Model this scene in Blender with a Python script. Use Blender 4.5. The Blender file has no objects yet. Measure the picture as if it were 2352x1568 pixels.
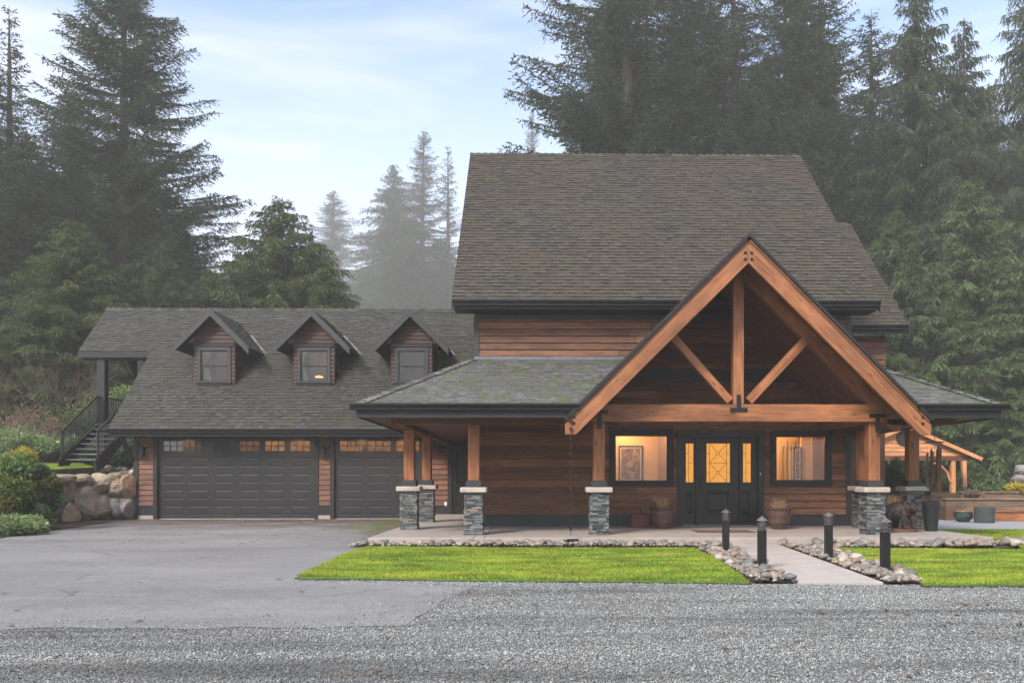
import bpy, math, random
import numpy as np
from mathutils import Vector, Matrix, noise as mnoise
R_ = random.Random(7)
rad = math.radians
scn = bpy.context.scene
COL = scn.collection

# ------------------------------------------------------------------ camera
F, U0, V0, EYE, TH = 1860.0, 1249.0, 1098.0, 1.27, rad(0.8)
cd = bpy.data.cameras.new('camera'); cam = bpy.data.objects.new('camera', cd); COL.objects.link(cam)
cam.location = (0, 0, EYE); cam.rotation_euler = (rad(90), 0, -TH)
cd.sensor_width = 36; cd.lens = 36 * F / 2352
cd.shift_x = -(U0 - 1176) / 2352; cd.shift_y = (V0 - 784) / 2352
cd.clip_start = 0.1; cd.clip_end = 3000
scn.camera = cam

def px(u, v, Y):
    """point of the plane y = Y seen at (u, v) in the photograph"""
    t = (u - U0) / F
    X = Y * (math.sin(TH) + t * math.cos(TH)) / (math.cos(TH) - t * math.sin(TH))
    d = X * math.sin(TH) + Y * math.cos(TH)
    return (X, Y, EYE + (V0 - v) * d / F)
def pX(u, Y): return px(u, 1098, Y)[0]
def pZ(u, v, Y): return px(u, v, Y)[2]
def gd(u, v, z=0.0):
    d = F * (EYE - z) / (v - V0); l = (u - U0) / F * d
    return (l * math.cos(TH) + d * math.sin(TH), d * math.cos(TH) - l * math.sin(TH))

# ------------------------------------------------------------------ world, sun, exposure
SUN_EL, SUN_AZ = rad(38), rad(215)      # light from behind the camera, to the left
w = bpy.data.worlds.new('World'); scn.world = w; w.use_nodes = True
nt = w.node_tree; nt.nodes.clear()
wo = nt.nodes.new('ShaderNodeOutputWorld'); bg = nt.nodes.new('ShaderNodeBackground')
sky = nt.nodes.new('ShaderNodeTexSky'); sky.sky_type = 'NISHITA'; sky.sun_disc = False
sky.sun_elevation = SUN_EL; sky.sun_rotation = SUN_AZ; sky.air_density = 1.0; sky.dust_density = 0.6; sky.ozone_density = 1.0
tc = nt.nodes.new('ShaderNodeTexCoord'); mp = nt.nodes.new('ShaderNodeMapping'); mp.inputs['Scale'].default_value = (1.0, 1.0, 5.5)
nz = nt.nodes.new('ShaderNodeTexNoise'); nz.inputs['Scale'].default_value = 2.2; nz.inputs['Detail'].default_value = 7; nz.inputs['Roughness'].default_value = .55
nz.inputs['Distortion'].default_value = .4
cr = nt.nodes.new('ShaderNodeValToRGB'); cr.color_ramp.elements[0].position = .38; cr.color_ramp.elements[1].position = .72
cr.color_ramp.elements[0].color = (.0, .0, .0, 1); cr.color_ramp.elements[1].color = (.62, .62, .62, 1)
mx = nt.nodes.new('ShaderNodeMix'); mx.data_type = 'RGBA'; mx.inputs[7].default_value = (4.15, 4.05, 4.15, 1)
L = nt.links.new
L(tc.outputs['Generated'], mp.inputs[0]); L(mp.outputs[0], nz.inputs['Vector']); L(nz.outputs[0], cr.inputs[0])
sx_ = nt.nodes.new('ShaderNodeSeparateXYZ'); L(tc.outputs['Generated'], sx_.inputs[0])
hr = nt.nodes.new('ShaderNodeMapRange'); hr.inputs[1].default_value = .06; hr.inputs[2].default_value = .50; hr.inputs[3].default_value = .95; hr.inputs[4].default_value = 0
L(sx_.outputs[2], hr.inputs[0]); mxm = nt.nodes.new('ShaderNodeMath'); mxm.operation = 'MAXIMUM'; L(cr.outputs[0], mxm.inputs[0]); L(hr.outputs[0], mxm.inputs[1]); z2 = nt.nodes.new('ShaderNodeMapRange'); z2.inputs[1].default_value = .58; z2.inputs[2].default_value = .85; z2.inputs[3].default_value = 0; z2.inputs[4].default_value = .85
L(sx_.outputs[2], z2.inputs[0]); m3 = nt.nodes.new('ShaderNodeMath'); m3.operation = 'MAXIMUM'; L(mxm.outputs[0], m3.inputs[0]); L(z2.outputs[0], m3.inputs[1]); L(m3.outputs[0], mx.inputs[0])   # unseen cloud added overhead to raise the neutral ambient light
L(sky.outputs[0], mx.inputs[6]); L(mx.outputs[2], bg.inputs[0]); L(bg.outputs[0], wo.inputs[0])
bg.inputs[1].default_value = 0.14
sl = bpy.data.lights.new('sun', 'SUN'); sl.energy = 2.0; sl.angle = rad(15); sl.color = (1, .92, .82)
so = bpy.data.objects.new('sun', sl); COL.objects.link(so)
sd = Vector((math.sin(SUN_AZ) * math.cos(SUN_EL), math.cos(SUN_AZ) * math.cos(SUN_EL), math.sin(SUN_EL)))
so.rotation_euler = sd.to_track_quat('Z', 'Y').to_euler()
scn.view_settings.view_transform = 'Standard'; scn.view_settings.look = 'None'; scn.view_settings.gamma = 1
scn.view_settings.exposure = 1.28
scn.render.engine = 'CYCLES'
cy = scn.cycles; cy.use_denoising = True; cy.max_bounces = 6; cy.diffuse_bounces = 3; cy.glossy_bounces = 2; cy.transmission_bounces = 3
cy.transparent_max_bounces = 8; cy.volume_bounces = 1; cy.caustics_reflective = False; cy.caustics_refractive = False
cy.sample_clamp_indirect = 4

# ------------------------------------------------------------------ materials
MATS = {}
def nm(name):
    m = bpy.data.materials.new(name); m.use_nodes = True; n = m.node_tree
    return m, n, n.nodes['Principled BSDF']
def nd(n, t, ins=None, **kw):
    a = n.nodes.new(t)
    for k, v in kw.items(): setattr(a, k, v)
    for k, v in (ins or {}).items():
        if isinstance(v, bpy.types.NodeSocket): n.links.new(v, a.inputs[k])
        else: a.inputs[k].default_value = v
    return a
def attr(n, name, out='Vector'): return nd(n, 'ShaderNodeAttribute', attribute_name=name).outputs[out]
def ramp(n, fac, stops):
    r = n.nodes.new('ShaderNodeValToRGB'); n.links.new(fac, r.inputs[0]); e = r.color_ramp.elements
    while len(e) < len(stops): e.new(.5)
    for q, (p, c) in zip(e, stops): q.position = p; q.color = (c[0], c[1], c[2], 1) if hasattr(c, '__len__') else (c, c, c, 1)
    return r.outputs[0]
def mix(n, f, a, b, mode='MIX'):
    m = nd(n, 'ShaderNodeMix', data_type='RGBA', blend_type=mode)
    for i, v in ((0, f), (6, a), (7, b)):
        if isinstance(v, bpy.types.NodeSocket): n.links.new(v, m.inputs[i])
        else: m.inputs[i].default_value = v if i == 0 else (*v, 1)
    return m.outputs[2]
def noise(n, vec, scale, detail=3, sc=(1, 1, 1), rough=.55, dist=0):
    if sc != (1, 1, 1): vec = nd(n, 'ShaderNodeMapping', {0: vec, 'Scale': sc}).outputs[0]
    return nd(n, 'ShaderNodeTexNoise', {'Vector': vec, 'Scale': scale, 'Detail': detail, 'Roughness': rough, 'Distortion': dist}).outputs[0]
def bump(n, b, h, strength=.4, dist=.02):
    o = nd(n, 'ShaderNodeBump', {'Height': h, 'Strength': strength, 'Distance': dist}); n.links.new(o.outputs[0], b.inputs['Normal'])
def tone(n, lo=.7, hi=1.25):
    return nd(n, 'ShaderNodeMapRange', {0: nd(n, 'ShaderNodeSeparateColor', {0: attr(n, 'tv', 'Color')}).outputs[0], 3: lo, 4: hi}).outputs[0]
def mulc(n, c, f):
    v = nd(n, 'ShaderNodeVectorMath', operation='SCALE'); n.links.new(c, v.inputs[0]); n.links.new(f, v.inputs['Scale']); return v.outputs[0]
def obj(n): return n.nodes.new('ShaderNodeTexCoord').outputs['Object']
def geo(n): return n.nodes.new('ShaderNodeNewGeometry').outputs['Position']

def plain(name, c, rough=.7, var=.25, scale=9, spec=.35, metal=0, bmp=.15, bd=.01):
    m, n, b = nm(name); g = geo(n)
    f = noise(n, g, scale, 5)
    col = ramp(n, f, [(.3, [k * (1 - var) for k in c]), (.7, [min(1, k * (1 + var)) for k in c])])
    n.links.new(col, b.inputs['Base Color']); b.inputs['Roughness'].default_value = rough
    b.inputs['Specular IOR Level'].default_value = spec; b.inputs['Metallic'].default_value = metal
    bump(n, b, noise(n, g, scale * 6, 4), bmp, bd); MATS[name] = m; return m

def wood(name, c0, c1, rough=.6, tl=.75, th=1.2, knots=True, blotch=.35):
    m, n, b = nm(name); gc = attr(n, 'gc')
    gr = noise(n, gc, 1.0, 6, (.9, 16, 16), .65, .8)
    fine = noise(n, gc, 2.5, 4, (1.0, 22, 22), .6)
    big = noise(n, gc, 1.1, 5, (1, 2.5, 2.5), .6)
    col = ramp(n, gr, [(.3, c0), (.72, c1)])
    col = mix(n, .35, col, ramp(n, fine, [(.35, [k * .55 for k in c0]), (.65, c1)]))
    col = mix(n, 1, col, ramp(n, big, [(.3, 1 - blotch), (.7, 1 + blotch * .3)]), 'MULTIPLY')
    if knots:
        vv = nd(n, 'ShaderNodeMapping', {0: gc, 'Scale': (1.6, 5, 5)}).outputs[0]
        vo = nd(n, 'ShaderNodeTexVoronoi', {'Vector': vv, 'Scale': 1.3}).outputs['Distance']
        col = mix(n, ramp(n, vo, [(.05, .8), (.17, 0)]), col, [k * .3 for k in c0])
    ck = noise(n, gc, 1.0, 3, (.55, 34, 34), .5, 1.2)
    col = mix(n, ramp(n, ck, [(.30, .7), (.36, 0)]), col, [k * .4 for k in c0])
    col = mulc(n, col, tone(n, tl, th)); n.links.new(col, b.inputs['Base Color'])
    b.inputs['Roughness'].default_value = rough; b.inputs['Specular IOR Level'].default_value = .3
    bump(n, b, fine, .25, .006); MATS[name] = m; return m

def shingle(name, dark, light, warm, moss_thr, moss=(.085, .105, .022)):
    m, n, b = nm(name); gc = attr(n, 'gc'); t = attr(n, 'tv', 'Color')
    sp = nd(n, 'ShaderNodeSeparateColor', {0: t})
    col = ramp(n, sp.outputs[0], [(0, dark), (.5, [(a + c) / 2 for a, c in zip(dark, light)]), (1, light)])
    col = mix(n, ramp(n, noise(n, gc, .45, 3), [(.42, 0), (.62, .65)]), col, warm)
    col = mix(n, .5, col, mix(n, 1, col, ramp(n, noise(n, gc, 60, 3), [(.3, .45), (.7, 1.5)]), 'MULTIPLY'))
    st = noise(n, gc, 1.6, 6, (2.4, .55, 1), .7)           # streaks that run down the slope
    sm = noise(n, gc, 14, 3)
    f = nd(n, 'ShaderNodeMath', {0: st, 1: nd(n, 'ShaderNodeMath', {0: sm, 1: .45}, operation='MULTIPLY').outputs[0]}, operation='ADD').outputs[0]
    col = mix(n, ramp(n, f, [(moss_thr, 0), (moss_thr + .13, .8)]), col, moss)
    lich = noise(n, gc, 25, 2)
    col = mix(n, ramp(n, lich, [(.70, 0), (.76, .5)]), col, (.16, .18, .07))
    n.links.new(col, b.inputs['Base Color']); b.inputs['Roughness'].default_value = .72; b.inputs['Specular IOR Level'].default_value = .4
    bump(n, b, noise(n, gc, 120, 2), .4, .004); MATS[name] = m; return m

def leafm(name, dark, light, odd=None, rough=.55, trans=.25):
    m, n, b = nm(name); sp = nd(n, 'ShaderNodeSeparateColor', {0: attr(n, 'tv', 'Color')})
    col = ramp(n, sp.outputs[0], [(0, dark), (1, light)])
    big = noise(n, obj(n), .5, 3)
    col = mix(n, 1, col, ramp(n, big, [(.3, .72), (.7, 1.25)]), 'MULTIPLY')
    if odd: col = mix(n, ramp(n, noise(n, obj(n), 1.4, 3), [(.55, 0), (.66, .75)]), col, odd)
    oi = nd(n, 'ShaderNodeObjectInfo'); col = mulc(n, col, nd(n, 'ShaderNodeMapRange', {0: oi.outputs['Random'], 3: .85, 4: 1.15}).outputs[0])
    n.links.new(col, b.inputs['Base Color']); b.inputs['Roughness'].default_value = rough; b.inputs['Specular IOR Level'].default_value = .25
    tr = nd(n, 'ShaderNodeBsdfTranslucent', {0: col}); ms = nd(n, 'ShaderNodeMixShader', {0: trans, 1: b.outputs[0], 2: tr.outputs[0]})
    n.links.new(ms.outputs[0], n.nodes['Material Output'].inputs[0]); MATS[name] = m; return m

def emis(name, c, s, var=0.0):
    m, n, b = nm(name); n.nodes.remove(b)
    e = nd(n, 'ShaderNodeEmission', {1: s})
    if var: n.links.new(ramp(n, noise(n, obj(n), 9, 4), [(.3, [k * (1 - var) for k in c]), (.7, c)]), e.inputs[0])
    else: e.inputs[0].default_value = (*c, 1)
    n.links.new(e.outputs[0], n.nodes['Material Output'].inputs[0]); MATS[name] = m; return m

def glassm(name, tint=(.85, .88, .9), refl=1.0):
    m, n, b = nm(name); n.nodes.remove(b)
    fr = nd(n, 'ShaderNodeFresnel', {0: 1.5}); g = nd(n, 'ShaderNodeBsdfGlossy', {0: (1, 1, 1, 1), 1: .03}); t = nd(n, 'ShaderNodeBsdfTransparent', {0: (*tint, 1)})
    k = nd(n, 'ShaderNodeMath', {0: fr.outputs[0], 1: refl}, operation='MULTIPLY', use_clamp=True)
    ms = nd(n, 'ShaderNodeMixShader', {0: k.outputs[0], 1: t.outputs[0], 2: g.outputs[0]})
    n.links.new(ms.outputs[0], n.nodes['Material Output'].inputs[0]); MATS[name] = m; return m

shingle('shingle_main', (.019, .0165, .0135), (.072, .060, .048), (.056, .043, .028), .80, (.06, .066, .02))
shingle('shingle_garage', (.016, .016, .0145), (.074, .071, .063), (.038, .036, .026), .79, (.055, .068, .018))
shingle('shingle_porch', (.036, .037, .037), (.165, .165, .158), (.080, .080, .064), .74, (.085, .105, .022))
wood('siding', (.105, .044, .024), (.30, .138, .076), .62, .60, 1.25)
wood('siding_dark', (.042, .021, .015), (.095, .046, .033), .62, .7, 1.15)
wood('siding_red', (.115, .048, .028), (.27, .118, .068), .6, .7, 1.2)
wood('timber', (.18, .068, .027), (.50, .20, .084), .55, .85, 1.1, True, .5)
wood('timber_far', (.62, .24, .09), (.85, .42, .19), .55, .85, 1.15)  # lighter wood colour stands in for lamp glow on the gazebo
wood('soffit_wood', (.11, .045, .024), (.23, .10, .052), .6, .8, 1.1)
wood('old_timber', (.13, .085, .06), (.32, .22, .15), .7, .8, 1.2)
plain('trim', (.016, .0165, .0175), .55, .15, 5)
plain('trim_light', (.036, .036, .038), .5, .15, 5)
plain('gutter', (.014, .014, .015), .35, .1, 5)
plain('garage_paint', (.018, .0175, .018), .45, .22, 1.6)
plain('door_paint', (.011, .0115, .012), .35, .1, 3)
plain('iron', (.015, .015, .016), .45, .2, 8, metal=.3)
plain('steel', (.16, .165, .165), .35, .2, 12, metal=.7)
plain('cap_stone', (.42, .37, .31), .75, .2, 7)
plain('terracotta', (.085, .044, .036), .5, .3, 9)
plain('box_red', (.15, .050, .034), .6, .3, 9)
plain('dark_glaze', (.022, .024, .028), .5, .2, 7)
plain('green_glaze', (.035, .055, .048), .2, .3, 6)
plain('drum_stone', (.055, .06, .062), .9, .3, 25)
plain('soil', (.045, .028, .018), .95, .5, 12, bmp=.6, bd=.03)
plain('rust', (.12, .065, .04), .8, .3, 15)
plain('bark', (.075, .058, .047), .9, .4, 5, bmp=.6, bd=.05)
plain('twig', (.12, .085, .065), .9, .3, 5)
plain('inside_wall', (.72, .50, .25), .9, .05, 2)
plain('inside_beige', (.42, .30, .22), .9, .1, 2)  # duller beige for floor, column and rear strip
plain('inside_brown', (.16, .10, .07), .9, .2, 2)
plain('curtain', (.55, .47, .38), .9, .15, 4)
plain('white_plastic', (.7, .7, .68), .4, .05, 5)
plain('flashing', (.16, .165, .175), .4, .2, 9, metal=.5)
plain('mat_fibre', (.16, .10, .065), .95, .4, 60, bmp=.5)
plain('straw', (.42, .27, .13), .8, .35, 20)
plain('copper', (.10, .052, .035), .45, .4, 20, metal=.6)
emis('glow_glass', (.40, .175, .036), 1.0, .18)
emis('glow_dim', (.17, .080, .032), 1.0, .75)
emis('glow_low', (.085, .038, .017), 1.0, .7)
emis('glow_faint', (.08, .075, .07), 1.0, .4)
emis('lamp_glow', (1.0, .60, .22), .9)
glassm('glass', (.95, .95, .95), .8)
glassm('glass_dark', (.80, .78, .76), 1.1)
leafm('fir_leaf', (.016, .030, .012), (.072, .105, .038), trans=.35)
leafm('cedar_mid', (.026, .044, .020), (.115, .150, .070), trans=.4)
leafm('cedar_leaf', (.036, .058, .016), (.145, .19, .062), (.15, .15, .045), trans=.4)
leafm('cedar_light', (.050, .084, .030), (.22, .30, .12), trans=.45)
leafm('shrub_leaf', (.045, .085, .02), (.24, .34, .12), (.28, .27, .09), trans=.4)
leafm('glossy_leaf', (.04, .08, .022), (.30, .40, .17), None, .35, trans=.35)
leafm('gold_leaf', (.22, .22, .02), (.58, .48, .07), (.16, .24, .03), trans=.4)
leafm('juniper_leaf', (.035, .06, .012), (.20, .25, .05), (.22, .17, .06), trans=.4)
leafm('brown_leaf', (.11, .065, .05), (.30, .20, .15), (.16, .18, .08))
leafm('hedge_leaf', (.025, .05, .02), (.09, .15, .06))

def special():
    # driveway asphalt
    m, n, b = nm('asphalt'); g = geo(n)
    c = ramp(n, noise(n, g, 55, 4, rough=.7), [(.32, (.125, .121, .119)), (.5, (.215, .210, .207)), (.68, (.34, .333, .33))])
    c = mix(n, 1, c, ramp(n, noise(n, g, .5, 6, (.5, 1, 1), .65), [(.3, .68), (.7, 1.15)]), 'MULTIPLY')
    c = mix(n, 1, c, ramp(n, noise(n, g, 5, 5, rough=.7), [(.3, .85), (.7, 1.08)]), 'MULTIPLY')
    sp = nd(n, 'ShaderNodeSeparateXYZ', {0: g})
    # old needles, moss and damp that gathered along the house and the lawn
    yy = nd(n, 'ShaderNodeMapRange', {0: sp.outputs[1], 1: 13.0, 2: 25.0}).outputs[0]
    cv = nd(n, 'ShaderNodeTexVoronoi', {'Vector': nd(n, 'ShaderNodeMixRGB', {0: .12, 1: g, 2: nd(n, 'ShaderNodeTexNoise', {'Vector': g, 'Scale': 1.5, 'Detail': 4.0}).outputs[1]}).outputs[0], 'Scale': .33}, feature='DISTANCE_TO_EDGE').outputs[0]
    ckf = nd(n, 'ShaderNodeMath', {0: ramp(n, cv, [(.001, .75), (.006, 0)]), 1: ramp(n, noise(n, g, .6, 3), [(.48, 0), (.56, 1)])}, operation='MULTIPLY').outputs[0]
    c = mix(n, ckf, c, (.05, .048, .045))
    w_ = nd(n, 'ShaderNodeMath', {0: noise(n, g, 1.3, 5, (.5, 1, 1), .65), 1: yy}, operation='MULTIPLY').outputs[0]
    c = mix(n, ramp(n, w_, [(.28, 0), (.46, .85)]), c, (.075, .055, .043))
    xr = nd(n, 'ShaderNodeMapRange', {0: sp.outputs[0], 1: -6.8, 2: -3.3}).outputs[0]
    yr = nd(n, 'ShaderNodeMapRange', {0: sp.outputs[1], 1: 13.5, 2: 21.0}).outputs[0]
    mm = nd(n, 'ShaderNodeMath', {0: nd(n, 'ShaderNodeMath', {0: xr, 1: yr}, operation='MULTIPLY').outputs[0], 1: noise(n, g, 2.2, 5)}, operation='MULTIPLY').outputs[0]
    c = mix(n, ramp(n, mm, [(.22, 0), (.42, .85)]), c, (.085, .10, .018))
    n.links.new(c, b.inputs['Base Color']); b.inputs['Roughness'].default_value = .6
    bump(n, b, noise(n, g, 140, 2), .5, .006); MATS['asphalt'] = m
    # gravel bed
    m, n, b = nm('gravel'); g = geo(n)
    vo = nd(n, 'ShaderNodeTexVoronoi', {'Vector': g, 'Scale': 75.0})
    c = ramp(n, nd(n, 'ShaderNodeSeparateColor', {0: vo.outputs['Color']}).outputs[0], [(0, (.11, .11, .108)), (.5, (.21, .21, .205)), (1, (.36, .355, .345))])
    c = mix(n, 1, c, ramp(n, vo.outputs['Distance'], [(.2, 1.0), (.75, .35)]), 'MULTIPLY')
    n.links.new(c, b.inputs['Base Color']); b.inputs['Roughness'].default_value = .7
    bump(n, b, vo.outputs['Distance'], .8, -.02); MATS['gravel'] = m
    m, n, b = nm('chip'); sp = nd(n, 'ShaderNodeSeparateColor', {0: attr(n, 'tv', 'Color')})
    c = ramp(n, sp.outputs[0], [(0, (.085, .090, .090)), (.3, (.185, .195, .193)), (.75, (.30, .312, .306)), (.97, (.42, .43, .40)), (1, (.25, .17, .11))])
    wv = nd(n, 'ShaderNodeTexNoise', {'Vector': nd(n, 'ShaderNodeMapping', {0: geo(n), 'Scale': (.16, 1.6, 1)}).outputs[0], 'Scale': 1.0, 'Detail': 6.0, 'Roughness': .65}).outputs[0]
    c = mix(n, 1, c, ramp(n, wv, [(.36, .42), (.50, .95), (.65, 1.2)]), 'MULTIPLY')
    c = mix(n, ramp(n, noise(n, geo(n), 1.1, 5, (.5, 1.6, 1), .65), [(.57, 0), (.68, .5)]), c, (.15, .105, .075))
    n.links.new(c, b.inputs['Base Color']); b.inputs['Roughness'].default_value = .55; MATS['chip'] = m
    # lawn
    m, n, b = nm('lawn'); g = geo(n)
    c = ramp(n, noise(n, g, 30, 4), [(.3, (.05, .10, .012)), (.7, (.12, .22, .025))])
    n.links.new(c, b.inputs['Base Color']); b.inputs['Roughness'].default_value = .9; MATS['lawn'] = m
    m, n, b = nm('blade'); sp = nd(n, 'ShaderNodeSeparateColor', {0: attr(n, 'tv', 'Color')}); g = geo(n)
    c = ramp(n, sp.outputs[0], [(0, (.12, .22, .014)), (.75, (.29, .46, .028)), (.9, (.42, .50, .07)), (1, (.48, .40, .17))])
    c = mix(n, ramp(n, noise(n, g, .9, 6, (.45, 1, 1), .7), [(.44, 0), (.62, .8)]), c, (.46, .48, .05))
    c = mix(n, 1, c, ramp(n, noise(n, g, 2.6, 6, (.4, 1, 1), .7), [(.34, .42), (.62, 1.15)]), 'MULTIPLY')
    n.links.new(c, b.inputs['Base Color']); b.inputs['Roughness'].default_value = .7
    tr = nd(n, 'ShaderNodeBsdfTranslucent', {0: c}); ms = nd(n, 'ShaderNodeMixShader', {0: .3, 1: b.outputs[0], 2: tr.outputs[0]})
    n.links.new(ms.outputs[0], n.nodes['Material Output'].inputs[0]); MATS['blade'] = m
    # concrete
    for name, a, d in (('concrete', (.30, .255, .225), (.40, .35, .315)), ('concrete_path', (.34, .30, .275), (.45, .41, .385)), ('patio', (.24, .255, .27), (.32, .335, .35))):
        m, n, b = nm(name); g = geo(n)
        c = ramp(n, noise(n, g, 2.2, 6, rough=.65), [(.3, a), (.7, d)])
        c = mix(n, ramp(n, noise(n, g, 1.1, 5), [(.55, 0), (.75, .45)]), c, [k * .55 for k in a])
        c = mix(n, 1, c, ramp(n, noise(n, g, 70, 2), [(.3, .88), (.7, 1.08)]), 'MULTIPLY')
        n.links.new(c, b.inputs['Base Color']); b.inputs['Roughness'].default_value = .7
        bump(n, b, noise(n, g, 60, 3), .2, .005); MATS[name] = m
    # ledger stone
    m, n, b = nm('ledger'); sp = nd(n, 'ShaderNodeSeparateColor', {0: attr(n, 'tv', 'Color')})
    c = ramp(n, sp.outputs[0], [(0, (.030, .033, .036)), (.5, (.085, .092, .096)), (.88, (.20, .21, .205)), (1, (.26, .20, .14))])
    c = mix(n, 1, c, ramp(n, noise(n, geo(n), 30, 4, (1, 1, 2.5)), [(.3, .6), (.7, 1.3)]), 'MULTIPLY')
    n.links.new(c, b.inputs['Base Color']); b.inputs['Roughness'].default_value = .7; bump(n, b, noise(n, geo(n), 70, 3), .6, .008); MATS['ledger'] = m
    # river stones and boulders
    m, n, b = nm('river_stone'); oi = nd(n, 'ShaderNodeObjectInfo').outputs['Random']
    sp = nd(n, 'ShaderNodeSeparateColor', {0: attr(n, 'tv', 'Color')})
    fac = nd(n, 'ShaderNodeMath', {0: nd(n, 'ShaderNodeMath', {0: oi, 1: sp.outputs[0]}, operation='ADD').outputs[0]}, operation='FRACT').outputs[0]
    c = ramp(n, fac, [(0, (.12, .105, .09)), (.2, (.28, .225, .18)), (.4, (.17, .155, .14)), (.6, (.37, .315, .26)), (.72, (.125, .14, .15)), (.85, (.27, .175, .125)), (1, (.44, .395, .34))])
    c = mix(n, 1, c, ramp(n, noise(n, obj(n), 5, 5), [(.3, .62), (.7, 1.2)]), 'MULTIPLY')
    n.links.new(c, b.inputs['Base Color']); b.inputs['Roughness'].default_value = .5; bump(n, b, noise(n, obj(n), 30, 3), .2, .01); MATS['river_stone'] = m
    for name, a, d in (('boulder_tan', (.34, .25, .165), (.64, .52, .39)), ('boulder_grey', (.17, .165, .15), (.40, .375, .34)), ('boulder_orange', (.32, .19, .11), (.50, .33, .20)), ('boulder_brown', (.22, .165, .11), (.46, .365, .26))):
        m, n, b = nm(name); g = geo(n)
        c = ramp(n, noise(n, g, 3, 7, rough=.7), [(.3, a), (.68, d)])
        c = mix(n, 1, c, ramp(n, noise(n, g, 45, 3), [(.3, .6), (.7, 1.25)]), 'MULTIPLY')
        c = mix(n, ramp(n, noise(n, g, 1.8, 5), [(.55, 0), (.68, .6)]), c, (.07, .075, .03))
        n.links.new(c, b.inputs['Base Color']); b.inputs['Roughness'].default_value = .85
        bump(n, b, noise(n, g, 7, 9, rough=.75), 1, .10); MATS[name] = m
    m, n, b = nm('forest_floor'); g = geo(n)
    c = ramp(n, noise(n, g, 1.2, 7, rough=.7), [(.3, (.03, .024, .014)), (.55, (.05, .06, .018)), (.75, (.09, .065, .035))])
    n.links.new(c, b.inputs['Base Color']); b.inputs['Roughness'].default_value = .95; bump(n, b, noise(n, g, 6, 6), .8, .1); MATS['forest_floor'] = m
    m, n, b = nm('bear_fur'); g = obj(n)
    c = ramp(n, noise(n, g, 28, 5, (1, 1, .35)), [(.3, (.008, .005, .004)), (.62, (.035, .020, .014)), (.8, (.10, .06, .035))])
    n.links.new(c, b.inputs['Base Color']); b.inputs['Roughness'].default_value = .45; bump(n, b, noise(n, g, 40, 4, (1, 1, .3)), 1, .03); MATS['bear_fur'] = m
    m, n, b = nm('print'); gc = attr(n, 'gc')
    f = noise(n, gc, 5, 4, dist=1.5)
    c = ramp(n, f, [(.30, (.02, .018, .02)), (.42, (.13, .10, .07)), (.475, (.30, .07, .035)), (.52, (.05, .045, .04)), (.62, (.40, .29, .15)), (.75, (.10, .08, .06))])
    n.links.new(c, b.inputs['Base Color']); MATS['print'] = m
special()

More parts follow.
